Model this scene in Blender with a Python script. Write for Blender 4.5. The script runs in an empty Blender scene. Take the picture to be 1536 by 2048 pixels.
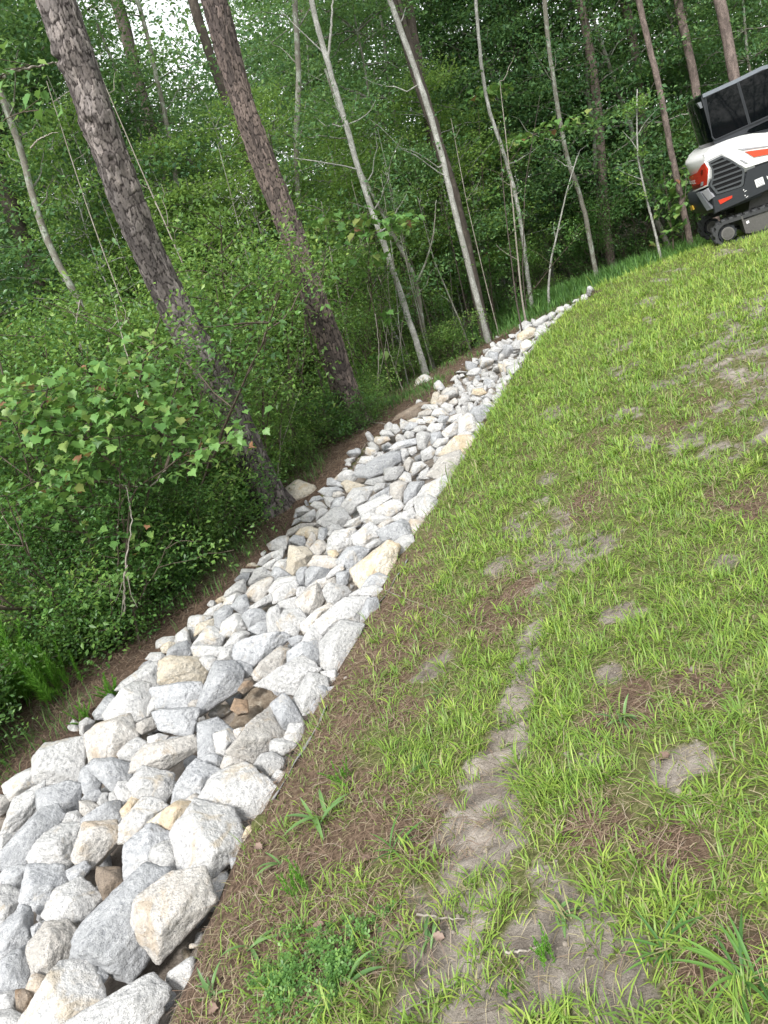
import bpy, bmesh, math, random
import numpy as np
from mathutils import Vector, Matrix, Quaternion

C = bpy.context.scene.collection
sc = bpy.context.scene
R = math.radians

# ------------------------------------------------------------------ camera
PITCH, ROLL_S, ROLL_C = R(19.4), .337, .942
FPX = 1500.0                     # focal length in pixels of the 1536x2048 photograph
CAMZ = 1.6
_n = math.hypot(ROLL_S, ROLL_C); ROLL_S /= _n; ROLL_C /= _n
Fv = np.array([0, math.cos(PITCH), -math.sin(PITCH)])
Uv = np.array([0, math.sin(PITCH), math.cos(PITCH)])
Rv = np.array([1., 0, 0])
CX = ROLL_C * Rv - ROLL_S * Uv
CY = ROLL_S * Rv + ROLL_C * Uv
CAM = np.array([0, 0, CAMZ])
cam = bpy.data.objects.new('camera', bpy.data.cameras.new('camera'))
C.objects.link(cam)
m = Matrix.Identity(4)
for i in range(3):
    m[i][0], m[i][1], m[i][2], m[i][3] = CX[i], CY[i], -Fv[i], CAM[i]
cam.matrix_world = m
cam.data.sensor_fit = 'VERTICAL'
cam.data.sensor_height = 36
cam.data.lens = FPX / 2048 * 36
cam.data.clip_end = 600
cam.data.clip_start = .05
sc.camera = cam

# ------------------------------------------------------------------ light
SUN_EL, SUN_AZ = R(50), R(205)     # azimuth clockwise from +Y (north)
w = bpy.data.worlds.new('World'); sc.world = w
w.use_nodes = True
nt = w.node_tree
sky = nt.nodes.new('ShaderNodeTexSky'); sky.sky_type = 'NISHITA'
sky.sun_disc = False
sky.sun_elevation = SUN_EL; sky.sun_rotation = SUN_AZ
sky.dust_density = 1.0; sky.air_density = 1.0; sky.ozone_density = .6
hs = nt.nodes.new('ShaderNodeHueSaturation'); hs.inputs['Saturation'].default_value = .12
hs.inputs['Value'].default_value = 1.1
nt.links.new(sky.outputs[0], hs.inputs['Color'])
nt.links.new(hs.outputs[0], nt.nodes['Background'].inputs[0])
nt.nodes['Background'].inputs[1].default_value = .15
sun = bpy.data.objects.new('sun', bpy.data.lights.new('sun', 'SUN'))
C.objects.link(sun)
sun.data.energy = 2.0; sun.data.angle = R(12); sun.data.color = (1, .97, .92)
sd = Vector((math.sin(SUN_AZ) * math.cos(SUN_EL), math.cos(SUN_AZ) * math.cos(SUN_EL), math.sin(SUN_EL)))
sun.rotation_euler = sd.to_track_quat('Z', 'Y').to_euler()
sc.view_settings.view_transform = 'Standard'
sc.view_settings.look = 'None'
sc.view_settings.gamma = 1
sc.view_settings.exposure = 1.2
sc.cycles.max_bounces = 7
sc.cycles.diffuse_bounces = 4
sc.cycles.transmission_bounces = 4
sc.cycles.transparent_max_bounces = 4
sc.cycles.caustics_reflective = False
sc.cycles.caustics_refractive = False

# ------------------------------------------------------------------ helpers
def ray(px, py):
    du, dv = px - 768, py - 1024
    return Fv * FPX + CX * du - CY * dv      # depth = scale * FPX

def project(P):
    d = np.asarray(P) - CAM
    z = d @ Fv
    return 768 + FPX * (d @ CX) / z, 1024 - FPX * (d @ CY) / z, z

def tag(o, label=None, cat=None, group=None, kind=None):
    if label: o['label'] = label
    if cat: o['category'] = cat
    if group: o['group'] = group
    if kind: o['kind'] = kind
    return o

def empty(name, loc, label, cat, group=None):
    o = bpy.data.objects.new(name, None); C.objects.link(o)
    o.location = tuple(loc); o.empty_display_size = .2
    return tag(o, label, cat, group)

def link(name, me, parent=None, loc=None):
    o = bpy.data.objects.new(name, me); C.objects.link(o)
    if parent is not None: o.parent = parent
    if loc is not None: o.location = tuple(loc)
    return o

def np_mesh(name, V, F, mat=None, smooth=True, attrs=None):
    """V (n,3); F list of (m,k) index arrays (k = 3 or 4)."""
    me = bpy.data.meshes.new(name)
    V = np.asarray(V, dtype=np.float32)
    if not isinstance(F, list): F = [F]
    F = [np.asarray(f, dtype=np.int32) for f in F if len(f)]
    me.vertices.add(len(V)); me.vertices.foreach_set('co', V.ravel())
    tot = sum(f.size for f in F); npoly = sum(len(f) for f in F)
    me.loops.add(tot); me.polygons.add(npoly)
    me.loops.foreach_set('vertex_index', np.concatenate([f.ravel() for f in F]))
    ks = np.concatenate([np.full(len(f), f.shape[1], dtype=np.int32) for f in F])
    me.polygons.foreach_set('loop_start', np.concatenate([[0], np.cumsum(ks)[:-1]]).astype(np.int32))
    try: me.polygons.foreach_set('loop_total', ks)
    except Exception: pass
    if smooth: me.polygons.foreach_set('use_smooth', np.ones(npoly, dtype=bool))
    if attrs:
        for k, a in attrs.items():
            at = me.attributes.new(k, 'FLOAT', 'POINT')
            at.data.foreach_set('value', np.asarray(a, dtype=np.float32))
    me.update(calc_edges=True)
    if mat is not None:
        for mm in (mat if isinstance(mat, (list, tuple)) else [mat]): me.materials.append(mm)
    return me

def _h(i, j, k, s):
    n = (i.astype(np.int64) * 374761393 + j.astype(np.int64) * 668265263 + k.astype(np.int64) * 2147483647 + s * 1274126177) & 0xffffffff
    n = ((n ^ (n >> 13)) * 1274126177) & 0xffffffff
    n = (n ^ (n >> 16)) & 0xffffffff
    return n / 4294967296.0

def vnoise(P, s=0):
    P = np.asarray(P, dtype=float)
    I = np.floor(P).astype(np.int64); f = P - I
    f = f * f * (3 - 2 * f)
    out = 0
    for a in (0, 1):
        wa = f[..., 0] if a else 1 - f[..., 0]
        for b in (0, 1):
            wb = f[..., 1] if b else 1 - f[..., 1]
            for c in (0, 1):
                wc = f[..., 2] if c else 1 - f[..., 2]
                out = out + wa * wb * wc * _h(I[..., 0] + a, I[..., 1] + b, I[..., 2] + c, s)
    return out

def fbm(P, octv=4, s=0, gain=.5):
    t, a, n = 0, 1, 0
    P = np.asarray(P, dtype=float)
    for o in range(octv):
        t = t + a * vnoise(P * (2.03 ** o) + o * 17.3, s + o); n += a; a *= gain
    return t / n

def noise2(x, y, sc_, s=0, octv=4):
    return fbm(np.stack([np.asarray(x) * sc_, np.asarray(y) * sc_, np.zeros_like(np.asarray(x, dtype=float)) + .5], -1), octv, s)

def smooth(a, b, x):
    t = np.clip((x - a) / (b - a), 0, 1); return t * t * (3 - 2 * t)

def tube(path, rad, n=8, cap=True):
    """path (m,3), rad (m,) -> V, quads"""
    path = np.asarray(path, float); m_ = len(path)
    rad = np.broadcast_to(np.asarray(rad, float), (m_,))
    T = np.gradient(path, axis=0); T /= np.linalg.norm(T, axis=1)[:, None] + 1e-9
    ref = np.array([.31, .95, .05]) if abs(T[0] @ np.array([.31, .95, .05])) < .9 else np.array([1., 0, 0])
    A = np.cross(T, ref); A /= np.linalg.norm(A, axis=1)[:, None] + 1e-9
    B = np.cross(T, A)
    th = np.linspace(0, 2 * math.pi, n, endpoint=False)
    V = path[:, None, :] + rad[:, None, None] * (np.cos(th)[None, :, None] * A[:, None, :] + np.sin(th)[None, :, None] * B[:, None, :])
    V = V.reshape(-1, 3)
    i = np.arange(m_ - 1)[:, None] * n; j = np.arange(n)[None, :]; j2 = (j + 1) % n
    Fq = np.stack([i + j, i + j2, i + n + j2, i + n + j], -1).reshape(-1, 4)
    return V, Fq

class MB:
    """collects pieces of ONE mesh"""
    def __init__(s): s.V = []; s.T = []; s.Q = []; s.n = 0; s.A = []
    def add(s, V, F, a=None):
        F = np.asarray(F) + s.n
        (s.Q if F.shape[1] == 4 else s.T).append(F)
        s.V.append(np.asarray(V)); s.n += len(V)
        s.A.append(np.full(len(V), .5) if a is None else np.broadcast_to(a, (len(V),)))
    def mesh(s, name, mat, smooth_=True, attr=None):
        F = []
        if s.T: F.append(np.concatenate(s.T))
        if s.Q: F.append(np.concatenate(s.Q))
        return np_mesh(name, np.concatenate(s.V), F, mat, smooth_, {attr: np.concatenate(s.A)} if attr else None)

# ------------------------------------------------------------------ terrain height
# control points (x, y, height) of the smooth terrain, metres, camera foot near the origin
TP = np.array([
 (0.5, .6, .12), (2.5, .5, .17), (5, .5, .25), (8, 2, .30), (4, 3.2, .12), (2, 3, .06), (2.2, 5.5, .03), (5, 6, .10), (8, 6, .22), (9, 10, .12), (7.2, 10.5, -.02),
 (5.9, 11, -.13), (4.95, 11.2, -.11), (5.75, 11.6, -.16), (4.6, 9.6, -.08), (3.4, 8.2, -.06), (7, 12.5, -.32), (5, 13, -.5), (10, 14, -.25),
 (-.9, 2.1, -.17), (-.1, 4.1, -.16), (.8, 5.7, -.15), (2.1, 8.6, -.15), (3.2, 10, -.15), (4.1, 11.2, -.18),
 (-1.2, .6, -.12),
 (-2.4, 3.3, -.30), (-3.3, 4.6, -.36), (-.95, 5.8, -.32), (-1.9, 5.5, -.36), (0, 8.6, -.34), (1.6, 9.9, -.34), (3.2, 12, -.42), (-3, 1.5, -.3), (4.5, 14.5, -.6),
 (-6, 5, -.5), (-8, 10, -.7), (-3, 10, -.45), (-3, 16, -.7), (3, 17, -.8), (9, 19, -.8), (14, 14, -.45), (-14, 16, -.9), (0, 26, -1), (12, 26, -1), (-16, 28, -1),
 (14, 5, .35), (-9, 1, -.6), (3, -3, .3), (-4, -3, -.1), (10, -3, .5), (26, 30, -.8), (26, 10, 0), (-28, 8, -1)], float)
def _tps_fit(P):
    n = len(P); X = P[:, :2]
    D = np.linalg.norm(X[:, None] - X[None], axis=2)
    K = np.where(D > 0, D ** 2 * np.log(D + 1e-12), 0) + np.eye(n) * .35
    A = np.zeros((n + 3, n + 3)); A[:n, :n] = K; A[:n, n] = 1; A[:n, n + 1:] = X; A[n, :n] = 1; A[n + 1:, :n] = X.T
    return np.linalg.solve(A, np.concatenate([P[:, 2], np.zeros(3)]))
TW = _tps_fit(TP)
def h0(x, y):
    x = np.asarray(x, float); y = np.asarray(y, float)
    sh = x.shape; xx = np.clip(x.ravel(), -26, 26); yy = np.clip(y.ravel(), -3, 30)
    out = np.zeros(len(xx))
    for i0 in range(0, len(xx), 60000):
        sl = slice(i0, i0 + 60000)
        D = np.hypot(xx[sl, None] - TP[None, :, 0], yy[sl, None] - TP[None, :, 1])
        out[sl] = np.where(D > 0, D ** 2 * np.log(D + 1e-12), 0) @ TW[:len(TP)] + TW[-3] + TW[-2] * xx[sl] + TW[-1] * yy[sl]
    return out.reshape(sh)

def hit(px, py, dz=0., hf=None):
    """where the sight line of a photo pixel meets the terrain (+dz)"""
    hf = hf or h0
    d = ray(px, py)
    ts = np.concatenate([np.linspace(.0006, .02, 500)])
    P = CAM + ts[:, None] * d
    g = P[:, 2] - (hf(P[:, 0], P[:, 1]) + dz)
    k = np.argmax(g < 0)
    if g[k] >= 0: k = len(ts) - 1
    a, b = ts[max(k - 1, 0)], ts[k]
    for _ in range(12):
        c = (a + b) / 2; p = CAM + c * d
        if p[2] - (float(hf(p[0], p[1])) + dz) < 0: b = c
        else: a = c
    return CAM + (a + b) / 2 * d

# the rock strip's two edges, read along its length in the photograph
RE_PX = [(330, 2120), (430, 1830), (490, 1690), (555, 1590), (620, 1450), (665, 1370), (740, 1220), (790, 1120), (850, 1040), (900, 960), (940, 890), (1005, 790), (1050, 720), (1090, 665), (1130, 622), (1165, 598), (1192, 583)]
LE_PX = [(-420, 1900), (-200, 1730), (0, 1590), (60, 1545), (150, 1450), (310, 1310), (370, 1250), (470, 1160), (565, 1065), (600, 1000), (660, 965), (730, 880), (800, 840), (870, 780), (960, 705), (1025, 662), (1090, 628), (1150, 600), (1190, 582)]
RE = np.array([hit(*p)[:2] for p in RE_PX]); LE = np.array([hit(*p)[:2] for p in LE_PX])
LE[-4:] = [(2.3, 10.75), (2.8, 11.2), (3.35, 11.5), (4.1, 11.7)]
RE = np.vstack([RE[0] + (RE[0] - RE[1]) * 2, RE]); LE = np.vstack([LE[0] + (LE[0] - LE[1]) * .5, LE])
STRIP = np.vstack([RE, LE[::-1]])
def in_poly(x, y, P):
    x = np.asarray(x); y = np.asarray(y); ins = np.zeros(x.shape, bool); n = len(P)
    for i in range(n):
        x1, y1 = P[i]; x2, y2 = P[(i + 1) % n]
        c = ((y1 > y) != (y2 > y)) & (x < (x2 - x1) * (y - y1) / (y2 - y1 + 1e-12) + x1)
        ins ^= c
    return ins
def d_line(x, y, L):
    x = np.asarray(x, float); y = np.asarray(y, float); best = np.full(x.shape, 1e9)
    for i in range(len(L) - 1):
        a, b = L[i], L[i + 1]; ab = b - a
        t = np.clip(((x - a[0]) * ab[0] + (y - a[1]) * ab[1]) / (ab @ ab), 0, 1)
        best = np.minimum(best, np.hypot(x - a[0] - t * ab[0], y - a[1] - t * ab[1]))
    return best
def strip_in(x, y):
    """signed distance: + inside the rock strip"""
    d = np.minimum(d_line(x, y, RE), d_line(x, y, LE))
    return np.where(in_poly(x, y, STRIP), d, -d)
def right_of(x, y):
    """metres to the lawn side of the rock strip's right edge (negative on the wood's side)"""
    x = np.asarray(x, float); y = np.asarray(y, float)
    xe = np.interp(y, RE[:, 1], RE[:, 0]) if np.all(np.diff(RE[:, 1]) > 0) else np.interp(y, np.sort(RE[:, 1]), RE[np.argsort(RE[:, 1]), 0])
    xe = np.where(y > RE[-1, 1], RE[-1, 0] + (y - RE[-1, 1]) * .3, xe)
    return (x - xe) * .85
# ------------------------------------------------------------------ materials
class NT:
    def __init__(s, name, rough=.8, spec=.3):
        s.m = bpy.data.materials.new(name); s.m.use_nodes = True
        s.t = s.m.node_tree; s.b = s.t.nodes['Principled BSDF']
        s.b.inputs['Roughness'].default_value = rough
        s.b.inputs['Specular IOR Level'].default_value = spec
        s._c = None
    def n(s, typ, **kw):
        nd = s.t.nodes.new(typ)
        for k, v in kw.items():
            if k in nd.inputs.keys(): nd.inputs[k].default_value = v
            else: setattr(nd, k, v)
        return nd
    def l(s, a, b): s.t.links.new(a, b)
    def coord(s, kind='Object', scale=(1, 1, 1)):
        c = s.n('ShaderNodeTexCoord'); mp = s.n('ShaderNodeMapping'); mp.inputs['Scale'].default_value = scale
        s.l(c.outputs[kind], mp.inputs['Vector']); return mp.outputs[0]
    def noise(s, vec, scale, detail=4, rough=.55, dist=0):
        nd = s.n('ShaderNodeTexNoise'); nd.inputs['Scale'].default_value = scale; nd.inputs['Detail'].default_value = detail
        nd.inputs['Roughness'].default_value = rough; nd.inputs['Distortion'].default_value = dist
        if vec is not None: s.l(vec, nd.inputs['Vector'])
        return nd.outputs['Fac']
    def ramp(s, fac, stops):
        nd = s.n('ShaderNodeValToRGB'); cr = nd.color_ramp
        while len(cr.elements) < len(stops): cr.elements.new(.5)
        for e, (p, c) in zip(cr.elements, stops):
            e.position = p; e.color = (*c, 1) if len(c) == 3 else c
        s.l(fac, nd.inputs[0]); return nd.outputs[0]
    def mix(s, fac, a, b, blend='MIX'):
        nd = s.n('ShaderNodeMix', data_type='RGBA', blend_type=blend)
        for src, idx in ((fac, 0), (a, 6), (b, 7)):
            if isinstance(src, (int, float)): nd.inputs[idx].default_value = src
            elif isinstance(src, (tuple, list)): nd.inputs[idx].default_value = (*src, 1)
            else: s.l(src, nd.inputs[idx])
        return nd.outputs[2]
    def math(s, op, a, b=None, c=None):
        nd = s.n('ShaderNodeMath', operation=op)
        for i, v in enumerate((a, b, c)):
            if v is None: continue
            if isinstance(v, (int, float)): nd.inputs[i].default_value = v
            else: s.l(v, nd.inputs[i])
        return nd.outputs[0]
    def attr(s, name):
        nd = s.n('ShaderNodeAttribute', attribute_name=name); return nd.outputs['Fac']
    def rnd(s): return s.n('ShaderNodeObjectInfo').outputs['Random']
    def bump(s, h, strength=.5, dist=.01, prev=None):
        nd = s.n('ShaderNodeBump'); nd.inputs['Strength'].default_value = strength; nd.inputs['Distance'].default_value = dist
        s.l(h, nd.inputs['Height'])
        if prev is not None: s.l(prev, nd.inputs['Normal'])
        s.l(nd.outputs[0], s.b.inputs['Normal']); return nd.outputs[0]
    def base(s, c):
        if isinstance(c, tuple): s.b.inputs['Base Color'].default_value = (*c, 1)
        else: s.l(c, s.b.inputs['Base Color'])
    def translucent(s, col, amt):
        tr = s.n('ShaderNodeBsdfTranslucent'); mx = s.n('ShaderNodeMixShader'); mx.inputs[0].default_value = amt
        out = s.t.nodes['Material Output']
        if isinstance(col, tuple): tr.inputs[0].default_value = (*col, 1)
        else: s.l(col, tr.inputs[0])
        s.l(s.b.outputs[0], mx.inputs[1]); s.l(tr.outputs[0], mx.inputs[2]); s.l(mx.outputs[0], out.inputs[0])

def rock_mat(name, light, dark, stain, stain_amt):
    k = NT(name, .85, .25)
    geo = k.n('ShaderNodeNewGeometry').outputs['Position']
    rnd = k.rnd()
    off = k.n('ShaderNodeVectorMath', operation='ADD')
    k.l(geo, off.inputs[0]); cmb = k.n('ShaderNodeCombineXYZ')
    k.l(k.math('MULTIPLY', rnd, 37.), cmb.inputs[0]); k.l(k.math('MULTIPLY', rnd, 91.), cmb.inputs[2]); k.l(cmb.outputs[0], off.inputs[1])
    v = off.outputs[0]
    big = k.noise(v, 9, 5, .6, .6)
    fine = k.noise(v, 260, 3, .7)
    mid = k.noise(v, 60, 4, .65)
    base = k.mix(k.ramp(big, [(.3, (0, 0, 0)), (.72, (1, 1, 1))]), light, dark)
    sp = k.ramp(fine, [(.36, (.48, .48, .50)), (.5, (1, 1, 1)), (.68, (1.2, 1.2, 1.2))])
    base = k.mix(.8, base, sp, 'MULTIPLY')
    sp2 = k.ramp(mid, [(.33, (.55, .56, .58)), (.5, (1., 1., 1.)), (.68, (1.15, 1.15, 1.14))])
    base = k.mix(.85, base, sp2, 'MULTIPLY')
    vein = k.n('ShaderNodeTexWave', bands_direction='DIAGONAL'); vein.inputs['Scale'].default_value = 5; vein.inputs['Distortion'].default_value = 9; vein.inputs['Detail'].default_value = 4; vein.inputs['Detail Scale'].default_value = 2
    k.l(v, vein.inputs['Vector'])
    base = k.mix(k.math('MULTIPLY', k.ramp(vein.outputs['Fac'], [(.5, (0, 0, 0)), (.95, (1, 1, 1))]), .5), base, dark)
    st = k.noise(v, 6.5, 5, .65, 1.2)
    thr = k.math('SUBTRACT', .66 - stain_amt * .3, k.math('MULTIPLY', k.math('SUBTRACT', rnd, .5), .14))
    sm = k.n('ShaderNodeMapRange', interpolation_type='SMOOTHSTEP'); k.l(st, sm.inputs[0]); k.l(thr, sm.inputs[1]); k.l(k.math('ADD', thr, .16), sm.inputs[2])
    base = k.mix(k.math('MULTIPLY', sm.outputs[0], .75), base, k.mix(.55, stain, sp2, 'MULTIPLY'))
    tone = k.math('ADD', .86, k.math('MULTIPLY', rnd, .24))
    cb = k.n('ShaderNodeCombineColor'); [k.l(tone, cb.inputs[i]) for i in range(3)]
    base = k.mix(1., base, cb.outputs[0], 'MULTIPLY')
    k.base(base)
    b1 = k.bump(mid, .9, .016); k.bump(fine, .6, .004, b1)
    return k.m
ROCKM = {
 'w': rock_mat('pale_granite', (.66, .655, .64), (.48, .48, .475), (.47, .40, .30), .40),
 'g': rock_mat('grey_granite', (.55, .56, .57), (.36, .37, .385), (.48, .45, .40), .25),
 't': rock_mat('tan_granite', (.62, .60, .565), (.48, .455, .42), (.43, .35, .26), .5),
 'y': rock_mat('yellow_sandy_granite', (.64, .60, .52), (.56, .50, .40), (.52, .41, .27), .55),
 'b': rock_mat('brown_stone', (.36, .30, .24), (.25, .20, .155), (.28, .19, .12), .7),
}

def bark_mat(name, c1, c2, c3):
    k = NT(name, .9, .2)
    v = k.coord('Object', (1, 1, .35))
    n1 = k.noise(v, 40, 5, .65); n2 = k.noise(v, 5, 3, .5); n3 = k.noise(k.coord('Object', (1, 1, 6)), 60, 3, .6)
    tint = k.attr('tint')
    c = k.ramp(tint, [(.0, c1), (.35, c2), (.7, c3), (1., tuple(min(1, x * 1.5) for x in c3))])
    c = k.mix(.7, c, k.ramp(n1, [(.3, (.55, .55, .57)), (.7, (1.25, 1.22, 1.2))]), 'MULTIPLY')
    c = k.mix(.5, c, k.ramp(n2, [(.35, (.7, .7, .72)), (.65, (1.15, 1.1, 1.05))]), 'MULTIPLY')
    cr = k.attr('crack')
    c = k.mix(cr, c, (.022, .018, .017))
    k.base(c)
    b = k.bump(n1, 1., .014); k.bump(n3, .6, .006, b)
    return k.m
M = {}
M['bark_grey'] = bark_mat('grey_pine_bark', (.08, .071, .068), (.13, .116, .11), (.21, .19, .18))
M['bark_red'] = bark_mat('reddish_pine_bark', (.075, .062, .058), (.125, .103, .094), (.20, .16, .143))

def stem_mat(name, a, b, patch, pamt=.55):
    k = NT(name, .85, .2)
    v = k.coord('Object', (1, 1, .5))
    n = k.noise(v, 14, 4, .6, .4); f = k.noise(v, 90, 3, .6)
    c = k.mix(k.ramp(n, [(pamt - .08, (0, 0, 0)), (pamt + .08, (1, 1, 1))]), a, patch)
    c = k.mix(k.math('MULTIPLY', k.ramp(f, [(.4, (0, 0, 0)), (.6, (1, 1, 1))]), .6), c, b)
    k.base(c); k.bump(f, .5, .004); return k.m
M['white_stem'] = stem_mat('pale_mottled_bark', (.33, .33, .30), (.14, .135, .12), (.52, .52, .49))
M['lichen_stem'] = stem_mat('lichen_spotted_bark', (.19, .18, .15), (.12, .11, .09), (.36, .40, .34))
M['dark_stem'] = stem_mat('dark_bark', (.085, .07, .06), (.05, .042, .036), (.15, .125, .105))
M['scaly_stem'] = stem_mat('scaly_reddish_bark', (.14, .11, .098), (.05, .04, .036), (.26, .205, .18), .5)
M['twig'] = stem_mat('dry_twig', (.30, .27, .23), (.18, .155, .13), (.40, .37, .33))
M['dark_twig'] = stem_mat('brown_twig', (.10, .08, .06), (.06, .05, .04), (.16, .13, .10))

def leaf_mat(name, cols, trans=.35, rough=.5, spec=.4, vary=.0):
    k = NT(name, rough, spec)
    t = k.attr('tint')
    if vary:
        t = k.math('ADD', t, k.math('MULTIPLY', k.math('SUBTRACT', k.rnd(), .5), vary))
    c = k.ramp(t, [(i / (len(cols) - 1), q) for i, q in enumerate(cols)])
    k.base(c)
    k.translucent(k.mix(.35, c, (.30, .42, .06), 'MIX') if trans else c, trans)
    return k.m
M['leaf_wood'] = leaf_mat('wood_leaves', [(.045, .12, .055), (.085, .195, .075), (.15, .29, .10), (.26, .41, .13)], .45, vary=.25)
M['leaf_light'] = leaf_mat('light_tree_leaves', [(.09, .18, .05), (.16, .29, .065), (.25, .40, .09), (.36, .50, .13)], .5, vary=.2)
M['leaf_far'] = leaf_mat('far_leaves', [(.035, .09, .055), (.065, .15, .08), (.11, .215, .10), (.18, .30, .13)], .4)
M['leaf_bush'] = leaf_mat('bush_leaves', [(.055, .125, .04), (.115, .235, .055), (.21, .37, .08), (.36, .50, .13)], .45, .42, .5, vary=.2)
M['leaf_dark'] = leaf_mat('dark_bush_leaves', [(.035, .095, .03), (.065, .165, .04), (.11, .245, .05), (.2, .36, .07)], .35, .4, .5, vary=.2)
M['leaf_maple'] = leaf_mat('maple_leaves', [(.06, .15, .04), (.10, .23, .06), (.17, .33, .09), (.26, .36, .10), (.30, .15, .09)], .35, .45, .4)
M['needles'] = leaf_mat('pine_needles_green', [(.02, .06, .02), (.04, .10, .03), (.06, .14, .04)], .15)
M['grass'] = leaf_mat('lawn_grass', [(.36, .32, .18), (.26, .29, .10), (.15, .27, .055), (.235, .37, .06), (.38, .49, .10)], .35, .45, .35)
M['grass_wild'] = leaf_mat('wild_grass', [(.05, .13, .035), (.09, .21, .05), (.16, .31, .065)], .3, .5, .3)
M['clover'] = leaf_mat('clover_leaves', [(.06, .15, .035), (.10, .22, .05), (.17, .31, .065)], .25, .45, .4)
M['fennel'] = leaf_mat('feathery_fennel', [(.08, .22, .03), (.13, .33, .04), (.20, .42, .05)], .3, .5, .3)
M['weed'] = leaf_mat('weed_blades', [(.10, .20, .07), (.15, .28, .09), (.20, .34, .12)], .3, .4, .4)
M['straw'] = leaf_mat('pine_straw', [(.09, .065, .048), (.18, .12, .085), (.28, .195, .14), (.42, .36, .28)], .0, .6, .3)
M['deadgrass'] = leaf_mat('dry_grass', [(.16, .13, .08), (.30, .25, .15), (.42, .37, .24), (.22, .20, .11)], .1, .6, .3)
M['deadleaf'] = leaf_mat('dead_leaf_brown', [(.13, .085, .065), (.24, .165, .13), (.30, .23, .19)], .1, .6, .3)

def plain(name, col, rough=.5, spec=.4, metal=0., nscale=30, namt=.25, bump=.1):
    k = NT(name, rough, spec)
    n = k.noise(k.coord('Object'), nscale, 5, .6)
    k.base(k.mix(k.math('MULTIPLY', k.ramp(n, [(.35, (0, 0, 0)), (.7, (1, 1, 1))]), namt), col, tuple(x * .55 for x in col)))
    k.b.inputs['Metallic'].default_value = metal
    if bump: k.bump(n, bump, .004)
    return k.m

# ground: attribute 'wood' 0..1 (pine straw floor), 'mud' 0..1 (bare clay), 'needle' 0..1 (straw litter on the lawn side)
k = NT('soil_grass_and_pine_straw', .95, .12)
v = k.coord('Object')
n_f = k.noise(v, 55, 6, .7); n_m = k.noise(v, 9, 5, .6); n_l = k.noise(v, 2.2, 3, .5); n_v = k.noise(v, 190, 3, .7)
turf = k.ramp(n_f, [(.3, (.06, .06, .028)), (.5, (.125, .135, .05)), (.68, (.23, .22, .11))])
mud = k.ramp(n_m, [(.3, (.13, .108, .09)), (.5, (.24, .21, .18)), (.7, (.41, .365, .32))])
mud = k.mix(.7, mud, k.ramp(n_v, [(.3, (.65, .65, .65)), (.65, (1.15, 1.15, 1.15))]), 'MULTIPLY')
ndl = k.ramp(n_f, [(.3, (.055, .038, .028)), (.5, (.13, .09, .062)), (.7, (.24, .175, .125))])
wood = k.ramp(n_f, [(.3, (.035, .026, .021)), (.5, (.105, .073, .055)), (.72, (.21, .155, .115))])
def jit(a, amt=.75):
    return k.ramp(k.math('ADD', a, k.math('MULTIPLY', k.math('SUBTRACT', k.math('ADD', k.math('MULTIPLY', n_m, .6), k.math('MULTIPLY', n_f, .4)), .5), amt * 2.2)), [(.38, (0, 0, 0)), (.62, (1, 1, 1))])
c = k.mix(jit(k.attr('needle')), turf, ndl)
c = k.mix(jit(k.attr('mud')), c, mud)
c = k.mix(jit(k.attr('wood'), .3), c, wood)
k.base(c); b = k.bump(n_f, .8, .02); k.bump(n_v, .5, .006, b)
M['ground'] = k.m
M['fabric'] = plain('grey_filter_fabric', (.30, .31, .32), .8, .3, 0, 60, .4, .2)
M['ground_crumb'] = plain('clay_crumb', (.27, .235, .20), .95, .1, 0, 80, .6, .3)
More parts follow.
